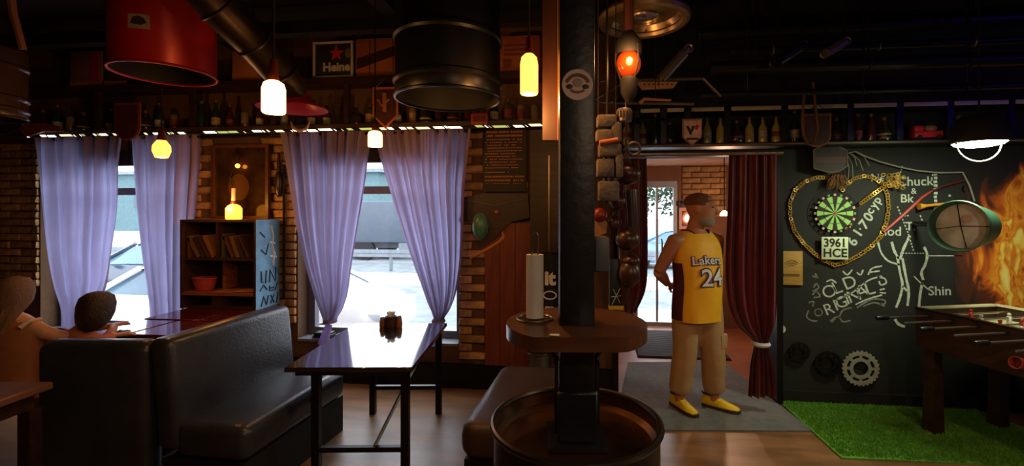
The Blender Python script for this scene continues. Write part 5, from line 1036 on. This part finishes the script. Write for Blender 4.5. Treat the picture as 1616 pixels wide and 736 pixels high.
# flame mural painted on the wall
def flame():
    m = bpy.data.materials.new('flame_paint'); m.use_nodes = True; nt = m.node_tree; N = nt.nodes; L = nt.links; b = N['Principled BSDF']; b.inputs['Roughness'].default_value = .7
    tc = N.new('ShaderNodeTexCoord'); mp = N.new('ShaderNodeMapping'); mp.inputs['Scale'].default_value = (3.2, 1, 1.9); mp.inputs['Rotation'].default_value = (0, R(28), 0); L.new(tc.outputs['Object'], mp.inputs[0])
    n1 = N.new('ShaderNodeTexNoise'); n1.inputs['Scale'].default_value = 1.5; n1.inputs['Detail'].default_value = 3; n1.inputs['Distortion'].default_value = 1.4; L.new(mp.outputs[0], n1.inputs['Vector'])
    sx = N.new('ShaderNodeSeparateXYZ'); L.new(tc.outputs['Object'], sx.inputs[0])
    mr = N.new('ShaderNodeMapRange'); L.new(sx.outputs[0], mr.inputs[0]); mr.inputs[1].default_value = -.45; mr.inputs[2].default_value = .1; mr.inputs[3].default_value = -.5; mr.inputs[4].default_value = .1
    mz = N.new('ShaderNodeMapRange'); L.new(sx.outputs[2], mz.inputs[0]); mz.inputs[1].default_value = .35; mz.inputs[2].default_value = .75; mz.inputs[3].default_value = 0; mz.inputs[4].default_value = -.5
    ad = N.new('ShaderNodeMath'); L.new(n1.outputs['Fac'], ad.inputs[0]); L.new(mr.outputs[0], ad.inputs[1]); a2 = N.new('ShaderNodeMath'); L.new(ad.outputs[0], a2.inputs[0]); L.new(mz.outputs[0], a2.inputs[1])
    rp = N.new('ShaderNodeValToRGB'); L.new(a2.outputs[0], rp.inputs[0]); cr = rp.color_ramp; cr.elements[0].position = .2; cr.elements[0].color = lin((30, 24, 22)) + (1,); cr.elements[1].position = .8; cr.elements[1].color = lin((250, 236, 150)) + (1,)
    for pos, c_ in ((.36, (92, 38, 14)), (.46, (196, 92, 22)), (.54, (240, 160, 40)), (.60, (216, 110, 26)), (.68, (250, 210, 84))): e = cr.elements.new(pos); e.color = lin(c_) + (1,)
    L.new(rp.outputs[0], b.inputs['Base Color']); return m
m0, m1 = PY(1505, 500, WY), PY(1640, 255, WY)
mu = MB(); mu.box((.3, 0, 0), (m1.x - m0.x + .6, .004, m1.z - m0.z)); o = mu.build('painted_mural', flame(), wall_board, ((m0.x + m1.x) / 2, WY - .001, (m0.z + m1.z) / 2), smooth=False)

# ================================================================== football table
c = PZ(1445, 487, .90); dirv = (PZ(1608, 522, .90) - c).normalized(); az = math.atan2(dirv.y, dirv.x)
ft = thing('football_table', 'wooden table football game under the pan lamp', 'football table', (c.x, c.y, 0), az)   # local x along the near-left side, +y across the table
Lf, Wf = 1.30, .72; M_ftw = mat('foosball_wood', (52, 32, 24), .5, var=.35, stretch=(1, 6, 6)); M_ftl = mat('pale_field', (214, 206, 168), .45)
for y, nm in ((.012, 'side_wall'), (Wf - .012, 'side_wall')): bx(nm, M_ftw, (Lf / 2, y, .76), (Lf, .024, .28), ft)
for x in (.012, Lf - .012): bx('end_wall', M_ftw, (x, Wf / 2, .76), (.024, Wf - .05, .28), ft)
for y in (.012, Wf - .012): bx('top_rail', M_ftl if y > .1 else M_blackm, (Lf / 2, y, .905), (Lf, .04, .012), ft)
bx('top_rail', M_ftl, (.015, Wf / 2, .905), (.045, Wf - .05, .012), ft); bx('top_rail', M_ftl, (Lf - .015, Wf / 2, .905), (.045, Wf - .05, .012), ft)
bx('playing_field', M_ftl, (Lf / 2, Wf / 2, .80), (Lf - .05, Wf - .05, .016), ft); bx('bottom_panel', M_ftw, (Lf / 2, Wf / 2, .63), (Lf - .05, Wf - .05, .02), ft)
for x in (.07, Lf - .07):
    for y in (.07, Wf - .07): q = MB(); q.box((0, 0, .31), (.09, .09, .62), taper=.8); q.build('leg', M_ftw, ft, (x, y, 0))
M_chr = mat('rod_chrome', (190, 188, 180), .2, .9); M_pl1 = mat('player_red', (170, 40, 30), .4); M_pl2 = mat('player_white', (210, 206, 196), .4)
pm_ = MB(); pm_.rbox((0, 0, -.02), (.03, .02, .07), .006, 1); pm_.rbox((0, 0, -.06), (.022, .026, .02), .004, 1); pm_.ball((0, 0, .026), .012, 8, 6); pme_ = [pm_.mesh('player', M_pl1), pm_.mesh('player', M_pl2)]
hq = MB(); hq.tube([(0, 0, 0), (0, .01, 0), (0, .09, 0), (0, .1, 0)], [.012, .016, .016, .01], 10); hme = hq.mesh('handle', mat('handle_black', (20, 20, 20), .35))
rq = MB(); rq.tube([(0, -.38, 0), (0, Wf + .14, 0)], .0075, 8); rme_ = rq.mesh('rod', M_chr)
for k in range(8):
    near = k % 2 == 0; rd = link('rod', rme_, ft, (.1 + k * (Lf - .2) / 7, 0 if near else -.0, .868))
    link('handle', hme, rd, (0, -.44 if near else Wf + .1, 0))
    for j in range((1, 2, 3, 5, 5, 3, 2, 1)[k]): n_ = (1, 2, 3, 5, 5, 3, 2, 1)[k]; link('player', pme_[k % 2], rd, (0, Wf * (j + 1) / (n_ + 1), 0), (R(90 * 0), 0, 0))
    bx('rod_bearing', M_ceil, (.1 + k * (Lf - .2) / 7, -.006, .868), (.03, .014, .03), ft)
cp = Matrix.Rotation(-az, 3, 'Z') @ (P(1583, 577, 2.72) - Vector((c.x, c.y, 0)))
MB().lathe([(.02, 0), (.035, .005), (.038, .05), (.033, .05), (.028, .012), (.001, .01)], 18, M=Matrix.Rotation(R(75), 3, 'X')).build('ball_return_cup', mat('cup_red', (140, 40, 28), .5), ft, (cp.x, .0, cp.z))
# ================================================================== people
M_skin = mat('warm_skin', (176, 116, 84), .55, var=.08); M_skin2 = mat('pale_skin', (206, 150, 120), .55, var=.08)
def ell(c, rx, ry, n=20, rot=0, fn=None):
    out = []
    for k in range(n):
        a_ = 2 * math.pi * k / n; x, y = rx * math.cos(a_), ry * math.sin(a_); v = Vector((x * math.cos(rot) - y * math.sin(rot), x * math.sin(rot) + y * math.cos(rot), 0)) + Vector(c)
        if fn: v = fn(v, a_)
        out.append(v)
    return out
def remesh(o, size=.012, sm=4):
    m = o.modifiers.new('remesh', 'REMESH'); m.mode = 'VOXEL'; m.voxel_size = size; m.use_smooth_shade = True
    s = o.modifiers.new('smooth', 'SMOOTH'); s.iterations = sm; s.factor = .5; return o
def head_mb(q, c, yaw=0, s=1.0, tilt=0, ears=True):
    """adult head about .235 high; c = centre; faces -y before yaw"""
    h = MB(); Z = [(-.118, .030, .036, -.030), (-.105, .046, .056, -.028), (-.08, .057, .075, -.018), (-.045, .066, .088, -.008), (0, .073, .096, 0), (.04, .076, .099, .006), (.075, .070, .090, .008), (.1, .052, .068, .01), (.115, .028, .036, .01), (.119, .006, .008, .01)]
    h.loft([ell((0, y, z), rx, ry, 24) for z, rx, ry, y in Z])
    h.tube([(0, -.094, .022), (0, -.108, -.008), (0, -.116, -.028), (0, -.098, -.038)], [.009, .012, .017, .012], 8)      # nose
    h.tube([(-.05, -.076, .03), (-.02, -.095, .034), (.02, -.095, .034), (.05, -.076, .03)], [.008, .011, .011, .008], 8)     # brow
    h.tube([(-.026, -.082, -.062), (0, -.094, -.06), (.026, -.082, -.062)], [.007, .011, .007], 8)                          # lips
    if ears:
        for sg in (-1, 1): h.ball((sg * .076, .012, 0), (.012, .022, .033), 10, 8)
    M = Matrix.Rotation(yaw, 3, 'Z') @ Matrix.Rotation(tilt, 3, 'X'); h.v = [M @ (v * s) + Vector(c) for v in h.v]; n = len(q.v); q.v += h.v; q.f += [tuple(i + n for i in f) for f in h.f]
    return M
def hand(q, wrist, d, up, s=1.0, curl=.5):
    d = Vector(d).normalized(); up = (Vector(up) - d * Vector(up).dot(d)).normalized(); sd = d.cross(up)
    W = Vector(wrist); q.tube([W - d * .02, W + d * .03, W + d * .07, W + d * .09], [.026 * s, .034 * s, .04 * s, .034 * s], 10, flat=.55)
    for k, (off, ln) in enumerate(((-.03, .075), (-.01, .085), (.011, .08), (.03, .062))):
        b0 = W + d * .085 * s + sd * off * s; dd = (d * math.cos(curl) - up * math.sin(curl)); d2 = (d * math.cos(curl * 2.2) - up * math.sin(curl * 2.2))
        q.tube([b0 - d * .01, b0 + d * .012, b0 + dd * ln * .45 * s, b0 + dd * ln * .45 * s + d2 * ln * .5 * s], [.0095, .0095, .009, .0075], 8)
    b0 = W + d * .03 - sd * .032 * s; q.tube([b0, b0 - sd * .028 + d * .025 - up * .01, b0 - sd * .03 + d * .06 - up * .025], [.013, .011, .009], 8)

# ---------------------------------------------------------------- man in the basketball shirt
f0 = PZ(1103, 648, 0); man = thing('person', 'man in yellow basketball shirt, khaki trousers and yellow shoes standing in entrance', 'person', (f0.x, f0.y, .013), PSI); man.scale = (1.08, 1.08, 1)
PH = R(24); RZ = Matrix.Rotation(PH, 3, 'Z'); RZi = Matrix.Rotation(-PH, 3, 'Z')
TC = Vector((-.015, .0, 0))            # torso axis in the viewer frame
def bt(v): return RZ @ Vector(v) + TC
q = MB()
tors = [(.80, .165, .125, .01), (.90, .172, .132, .0), (1.0, .168, .130, -.012), (1.1, .172, .128, -.01), (1.22, .185, .125, 0), (1.32, .188, .118, .008), (1.39, .165, .1, .015), (1.44, .1, .075, .02), (1.47, .062, .062, .02)]
q.loft([[bt(v) for v in ell((0, y, z), rx, ry, 24)] for z, rx, ry, y in tors])
q.tube([bt((0, .02, 1.42)), bt((0, .012, 1.5)), bt((.01, -.005, 1.58))], [.068, .062, .06], 14)
HC = bt((.012, -.022, 1.628)); HY = R(62); HM = head_mb(q, HC, HY, 1.08)
for s in (-1, 1):
    sh_ = (s * .195, .01, 1.375); el_ = (s * .285, .09, 1.12); wr = (s * .10, .215, .99)
    q.tube([bt((s * .14, .01, 1.385)), bt(sh_), bt(Vector(sh_).lerp(Vector(el_), .4)), bt(el_)], [.058, .064, .056, .044], 14)
    q.tube([bt(el_), bt(Vector(el_).lerp(Vector(wr), .35)), bt(wr)], [.046, .047, .03], 14)
    hand(q, bt(wr), bt((-s * .02, .25, .97)) - bt(wr) + Vector((0, 0, -.01)), bt((0, 1, 0)) - bt((0, 0, 0)), 1, .5)
legs = {}
for s, hip, knee, ank in ((-1, (-.085, 0, .84), (-.105, -.01, .47), (-.138, .02, .09)), (1, (.085, .01, .84), (.10, -.005, .47), (.128, .03, .09))):
    legs[s] = (Vector(hip) + TC, Vector(knee), Vector(ank)); q.tube([legs[s][0], legs[s][0].lerp(legs[s][1], .5), legs[s][1], legs[s][1].lerp(legs[s][2], .35), legs[s][2], legs[s][2] + Vector((0, -.0, -.05))], [.085, .078, .056, .055, .038, .04], 14)
bd_ = remesh(q.build('body', M_skin, man), .011, 3)
# face details
def hp_(v): return HM @ (Vector(v) * 1.08) + HC
for s in (-1, 1): MB().ball((0, 0, 0), (.012, .008, .008), 10, 8).build('eye', mat('eye_dark', (40, 28, 22), .3), man, hp_((s * .03, -.086, .012)), (0, 0, HY))
q = MB(); q.loft([[hp_(v) for v in ell((0, y, z), rx, ry, 20)] for z, rx, ry, y in ((-.135, .02, .028, -.05), (-.12, .044, .052, -.04), (-.095, .057, .066, -.03), (-.07, .062, .072, -.022), (-.052, .062, .07, -.015))]); remesh(q.build('beard', mat('grey_beard', (150, 142, 132), .9, bump=.5, bscale=200), man), .008, 2)
q = MB(); q.loft([[hp_(v) for v in ell((0, y, z), rx, ry, 22)] for z, rx, ry, y in ((.028, .079, .100, .012), (.06, .078, .099, .012), (.09, .064, .083, .014), (.112, .04, .052, .014), (.122, .008, .01, .014))]); q.build('hair', mat('short_dark_hair', (104, 66, 48), .9, bump=.4, bscale=150), man)
# shirt
M_yel = mat('yellow_jersey', (240, 178, 28), .6, var=.06, scale=8, bump=.08, bscale=20); M_mar = mat('maroon_trim', (70, 16, 34), .6)
JR = [(.735, .200, .155, .0), (.80, .200, .156, 0), (.90, .197, .156, -.004), (1.0, .194, .154, -.012), (1.1, .196, .150, -.012), (1.2, .204, .144, -.006), (1.28, .208, .138, 0), (1.34, .204, .130, .006), (1.39, .188, .114, .012), (1.43, .150, .094, .016), (1.455, .105, .083, .018)]
def jr(z):
    for i in range(len(JR) - 1):
        if JR[i][0] <= z <= JR[i + 1][0]: t_ = (z - JR[i][0]) / (JR[i + 1][0] - JR[i][0]); return [lerp(JR[i][k], JR[i + 1][k], t_) for k in (1, 2, 3)]
    return JR[-1][1:] if z > 1.4 else JR[0][1:]
def jring(z, rx, ry, y, top=False):
    out = []
    for k in range(48):
        a_ = 2 * math.pi * k / 48; wv = .006 * math.sin(a_ * 5 + z * 9) * max(0, min(1, (1.2 - z) / .3)) + .004 * math.sin(a_ * 9 - z * 14)
        fr_ = max(0, math.cos(a_ + math.pi / 2)) ** 5; zz = z - (.085 * fr_ if top else 0)
        out.append(bt((rx * math.cos(a_) * (1 + wv * 3), y + ry * math.sin(a_) * (1 + wv * 3) - (.012 * fr_ if top else 0), zz)))
    return out
zs_ = [.735 + .0307 * k for k in range(24)]
q = MB(); q.loft([jring(z, *jr(z)) for z in zs_ if z < 1.41] + [jring(1.43, *jr(1.43)), jring(1.452, *jr(1.452), True)], cap=False); je = q.build('jersey', M_yel, man)
def on_front(x, z, off=.004):
    rx, ry, y = jr(z); a_ = math.asin(max(-.98, min(.98, x / rx))); return bt((rx * math.sin(a_) * 1.01, y - ry * math.cos(a_) * 1.02 - off, z))
def jtext(s, size, cx, cz, m, bold, off, arch=0, sx=1):
    t_ = text_mb(s, size, bold=bold, sx=sx); t_.v = [on_front(v.x + cx, v.z + cz + arch * (v.x ** 2), off) for v in t_.v]; return t_.build('lettering', m, je)
jtext('Lakers', .092, -.03, 1.225, mat('letter_violet', (66, 40, 84), .6), .008, .006, -.8); jtext('Lakers', .092, -.03, 1.225, mat('letter_white', (228, 220, 226), .6), .001, .009, -.6)
jtext('24', .19, -.005, 1.085, mat('letter_violet', (66, 40, 84), .6), .012, .006); jtext('24', .19, -.005, 1.085, mat('letter_white', (228, 220, 226), .6), .002, .009)
for s in (-1, 1):     # dark side panels
    q = MB(); V = []
    zz = [.745 + .035 * k for k in range(14)]
    for z in zz:
        rx, ry, y = jr(z)
        for a_ in (-22, -8, 8, 22): a2 = R((0 if s > 0 else 180) + a_); V.append(bt((rx * 1.035 * math.cos(a2), y + ry * 1.035 * math.sin(a2), z)))
    q.add(V, [(4 * i + k, 4 * i + k + 1, 4 * i + k + 5, 4 * i + k + 4) for i in range(13) for k in range(3)]); q.build('side_panel', M_mar, je)
q = MB(); q.tube([v for v in jring(1.455, *jr(1.452), True)], .006, 6, closed=True); q.build('collar_trim', M_mar, je)
# trousers
M_kh = mat('khaki_trousers', (168, 134, 92), .75, var=.1, scale=8, bump=.25, bscale=14); q = MB()
q.loft([[bt(v) for v in ell((0, y, z), rx, ry, 24)] for z, rx, ry, y in ((.76, .178, .138, .01), (.84, .182, .142, .005), (.92, .18, .14, 0), (.97, .175, .135, 0))])
for s in (-1, 1):
    hp0, kn, an = legs[s]; hem = an + Vector((0, .0, .045)); pts = [hp0 + Vector((0, 0, .02)), hp0.lerp(kn, .3), hp0.lerp(kn, .65), kn, kn.lerp(hem, .3), kn.lerp(hem, .6), kn.lerp(hem, .85), hem]
    q.tube([p + Vector((random.uniform(-.004, .004), 0, 0)) for p in pts], [.104, .106, .096, .088, .09, .085, .084, .076], 18)
remesh(q.build('trousers', M_kh, man), .012, 3)
MB().rbox((.0, 0, 0), (.09, .03, .12), .012, 2).build('cargo_pocket', M_kh, man, legs[1][0].lerp(legs[1][1], .75) + Vector((.07, -.05, 0)), (0, 0, R(40)))
# shoes
def shoe(an, ang, label=None):
    M = Matrix.Rotation(ang, 3, 'Z'); c = Vector((an.x, an.y, 0)); st = [(.085, .030, .05, .085), (.06, .038, .05, .105), (.02, .040, .05, .10), (-.03, .042, .048, .082), (-.08, .046, .046, .062), (-.13, .046, .042, .05), (-.165, .036, .034, .04), (-.185, .014, .022, .028)]
    q = MB(); rings = []
    for y, w_, _, h in st: rings.append([c + M @ Vector((x * w_, y, z)) for x, z in ((-.9, .018), (-1, .03), (-.95, h * .6), (-.6, h * .92), (0, h), (.6, h * .92), (.95, h * .6), (1, .03), (.9, .018))])
    q.loft(rings); u = q.build('shoe', mat('yellow_shoe', (222, 186, 20), .5), man)
    q = MB(); q.loft([[c + M @ Vector((x * w_ * 1.06, y * 1.02, z)) for x, z in ((-1, 0), (-1, .022), (1, .022), (1, 0))] for y, w_, _, h in st]); q.build('sole', mat('dark_sole', (60, 44, 34), .6), u)
    q = MB(); q.tube([c + M @ Vector((.03 * math.cos(t_ * 6.283 / 12), .05 + .036 * math.sin(t_ * 6.283 / 12), .108)) for t_ in range(12)], .012, 6, closed=True); q.build('ankle_collar', mat('dark_sole', (60, 44, 34), .6), u)
    for k in range(4): y = .0 - .028 * k; MB().tube([c + M @ Vector((-.024, y, .092 - .012 * k)), c + M @ Vector((0, y, .102 - .012 * k)), c + M @ Vector((.024, y, .092 - .012 * k))], .004, 5).build('lace', mat('yellow_lace', (236, 206, 60), .6), u)
shoe(legs[-1][2], R(22)); shoe(legs[1][2], R(52))

# ---------------------------------------------------------------- long-haired guest at the left edge, back to the camera
g0 = P(14, 500, 2.86); wo = thing('person', 'long-haired person in orange-tan top seated at left edge with back turned', 'person', (g0.x, g0.y, .455), PSI); wo.scale = (.93, .93, .9)
def W(v): return Vector(v)
q = MB(); q.loft([ell((x, y, z), rx, ry, 22) for z, rx, ry, x, y in ((0, .19, .15, 0, .0), (.1, .185, .14, 0, .0), (.22, .165, .12, .0, .0), (.35, .175, .115, 0, -.005), (.46, .185, .11, 0, .0), (.53, .15, .09, .0, .01), (.57, .08, .065, 0, .015))])
q.tube([(0, .01, .55), (-.01, .02, .66)], [.052, .05], 12); head_mb(q, (-.015, .045, .71), R(180 + 12), .98)
ra = [(.15, .0, .50), (.205, .02, .45), (.26, .18, .34), (.36, .38, .325)]; q.tube(ra[:3], [.05, .05, .038], 12); q.tube(ra[2:], [.038, .026], 12); hand(q, ra[3], (.5, .4, 0), (0, 0, 1), .92, .25)
la = [(-.15, .0, .50), (-.205, .03, .44), (-.24, .2, .33), (-.12, .40, .325)]; q.tube(la[:3], [.05, .05, .038], 12); q.tube(la[2:], [.038, .026], 12); hand(q, la[3], (.4, .5, 0), (0, 0, 1), .92, .25)
for s in (-1, 1): q.tube([(s * .1, .0, .07), (s * .11, .25, .08), (s * .11, .40, .06)], [.085, .075, .06], 12); q.tube([(s * .11, .40, .06), (s * .11, .40, -.2), (s * .11, .38, -.42)], [.058, .05, .04], 12); q.tube([(s * .11, .36, -.43), (s * .11, .52, -.435)], [.036, .03], 8)
remesh(q.build('body', M_skin2, wo), .012, 3)
q = MB(); q.loft([ell((x, y, z), rx, ry, 24) for z, rx, ry, x, y in ((-.0, .205, .165, 0, .0), (.1, .20, .155, 0, .0), (.22, .18, .135, .0, .0), (.35, .19, .13, 0, -.005), (.45, .20, .125, 0, .0), (.51, .175, .105, .0, .008), (.545, .12, .085, .0, .012))], cap=False); q.build('top', mat('orange_tan_top', (150, 92, 54), .75, bump=.2, bscale=16), wo)
MB().tube([(.15, -.07, .50), (.165, -.03, .535), (.16, .05, .53)], .016, 8).build('shoulder_strap', mat('white_strap', (210, 196, 186), .7), wo)
q = MB(); q.loft([ell((-.015 + .006 * k, y, z), rx, ry, 22) for k, (z, rx, ry, y) in enumerate(((.835, .02, .025, .05), (.82, .06, .07, .045), (.78, .082, .1, .04), (.72, .087, .105, .032), (.66, .084, .096, .02), (.61, .076, .08, -.01), (.55, .074, .05, -.06), (.48, .06, .03, -.095), (.42, .045, .02, -.115), (.37, .02, .012, -.125)))]); q.v = [v + Vector((.004 * math.sin(v.x * 160), .004 * math.sin(v.x * 220), 0)) for v in q.v]; q.build('hair', mat('light_brown_hair', (112, 84, 60), .6, var=.35, scale=30, stretch=(8, 8, .6), bump=.4, bscale=60), wo)
# ---------------------------------------------------------------- child beside the table
k0 = P(98, 500, 3.02); ki = thing('person', 'dark-haired child in orange shirt leaning at the red-brown table', 'person', (k0.x, k0.y, .455), PSI)
q = MB(); q.loft([ell((x, y, z), rx, ry, 20) for z, rx, ry, x, y in ((0, .13, .11, .0, 0), (.12, .125, .1, .01, .0), (.24, .125, .095, .03, .01), (.34, .12, .085, .06, .03), (.38, .06, .055, .08, .04))]); q.tube([(.08, .04, .37), (.13, .05, .43)], [.045, .042], 10); HKC = Vector((.175, .06, .50)); head_mb(q, HKC, R(195), .93, 0)
for s, pts in ((-1, [(-.06, .02, .34), (-.14, .06, .31), (-.13, .22, .31), (.0, .33, .325)]), (1, [(.15, .03, .31), (.18, .1, .25), (.12, .22, .31), (.03, .34, .325)])): q.tube(pts, [.042, .04, .032, .024], 10); hand(q, pts[-1], (.1, 1, 0), (0, 0, 1), .75, .25)
for s in (-1, 1): q.tube([(s * .07, 0, .05), (s * .08, .26, .06), (s * .08, .28, -.2), (s * .08, .27, -.42)], [.065, .055, .045, .035], 10); q.tube([(s * .08, .25, -.43), (s * .08, .38, -.435)], [.03, .026], 8)
remesh(q.build('body', M_skin, ki), .011, 3)
q = MB(); q.loft([ell((x, y, z), rx, ry, 22) for z, rx, ry, x, y in ((0.0, .145, .125, .0, 0), (.12, .14, .115, .01, .0), (.24, .14, .11, .03, .01), (.33, .138, .1, .055, .025), (.37, .085, .07, .075, .035))], cap=False); sh_o = q.build('shirt', mat('orange_child_shirt', (170, 92, 50), .75, bump=.2, bscale=16), ki)
for pts in ([(-.06, .02, .335), (-.14, .06, .31), (-.135, .14, .31)], [(.14, .03, .31), (.18, .09, .26), (.15, .16, .28)]): MB().tube(pts, [.055, .055, .05], 12, cap=False).build('sleeve', MATS['orange_child_shirt'], sh_o)
q = MB(); q.loft([[v + HKC for v in ell((0, y, z), rx, ry, 22)] for z, rx, ry, y in ((.125, .02, .02, 0), (.115, .055, .06, 0), (.09, .08, .092, 0), (.04, .094, .108, -.006), (-.02, .094, .104, -.012), (-.07, .088, .085, -.025), (-.11, .07, .05, -.04), (-.13, .03, .03, -.045))]); q.v = [v + Vector((.003 * math.sin(v.z * 190), .004 * math.sin(v.x * 200), 0)) for v in q.v]; q.build('hair', mat('dark_brown_hair', (52, 34, 24), .6, var=.35, scale=24, bump=.4, bscale=60), ki)
q = MB()
for k in range(46):
    x = random.uniform(-.07, .075); z0 = random.uniform(.56, .66); z1 = random.uniform(.33, .44)
    q.tube([(x, -.035 - .01 * random.random(), z0), (x * 1.05 + .01, -.095, .52), (x * .9 + random.uniform(-.02, .02), -.13 - .01 * random.random(), z1)], [.006, .006, .002], 4)
stuff(q.build('loose_strands', MATS['light_brown_hair'], wo))
# ================================================================== smaller things seen at the edges
o = P(36, 78, 3.0); t = thing('wooden_stick', 'slanted pinkish-brown stick hanging at the top left corner', 'stick', o); MB().tube([(0, 0, 0), P(20, 20, 2.95) - o, P(12, -40, 2.9) - o], [.02, .022, .024], 8).build('stick', mat('pink_brown', (130, 80, 66), .6), t)
MB().tube([P(12, -40, 2.9) - o, Vector((P(12, -40, 2.9).x - o.x, P(12, -40, 2.9).y - o.y, CEIL - o.z - .01))], .004, 5).build('cord', M_blackm, t)
o = PY(38, 214, SY - .06); t = thing('wooden_paddle', 'reddish wooden paddle hung at the left end of bottle shelf', 'paddle', o)
MB().prism([((PY(x, y, SY - .06) - o).x, (PY(x, y, SY - .06) - o).z) for x, y in ((28, 204), (44, 196), (70, 194), (92, 199), (102, 208), (70, 208), (44, 216))], -.012, .012).build('blade', mat('paddle_red', (120, 56, 46), .6), t, smooth=False); MB().tube([(-.02, 0, .06), (-.25, 0, .02)], .014, 8).build('handle', M_wood_d, t); MB().tube([(.1, .0, .09), (.1, .02, 2.35 - o.z)], .003, 5).build('cord', M_blackm, t)
# mirror and dark ledge in the vestibule
a_, b_ = PY(1072, 362, VY - .04), PY(1094, 328, VY - .04); t = thing('wall_mirror', 'small pink-framed mirror below the brick panel in the vestibule', 'mirror', ((a_.x + b_.x) / 2, VY - .03, a_.z)); w_, h_ = b_.x - a_.x, b_.z - a_.z
bx('frame', mat('mirror_pink', (210, 150, 130), .5), (0, .01, h_ / 2), (w_, .03, h_), t); bx('glass', mat('mirror_dim', (90, 50, 44), .1, .8), (.01, -.008, h_ / 2), (w_ * .7, .006, h_ * .7), t)
a_ = PY(1072, 327, VY - .06); b_ = PY(1096, 319, VY - .06); t = thing('ledge', 'dark wooden ledge just under the vestibule brick panel', 'ledge', ((a_.x + b_.x) / 2, VY - .04, a_.z)); bx('board', M_wood_d, (0, 0, (b_.z - a_.z) / 2), (b_.x - a_.x, .07, b_.z - a_.z), t, r=.006); bx('rear_cleat', M_wood_d, (0, .034, -.02), ((b_.x - a_.x) * .8, .02, .04), t)
# coat hooks and a dark coat beside the wooden pillar
p = PY(852, 600, 3.86); t = thing('umbrella_stand', 'grey metal stand on the floor behind the bar shelf', 'stand', (PZ(858, 606, .0).x, 3.86, 0)); MB().lathe([(.001, 0), (.1, 0), (.105, .02), (.09, .03), (.085, .40), (.095, .42), (.08, .42), (.075, .04), (.001, .04)], 20).build('cylinder', mat('stand_grey', (96, 92, 90), .4, .5), t); MB().torus((0, 0, .42), .09, .008, 20, 6).build('rim', M_blackm, t)
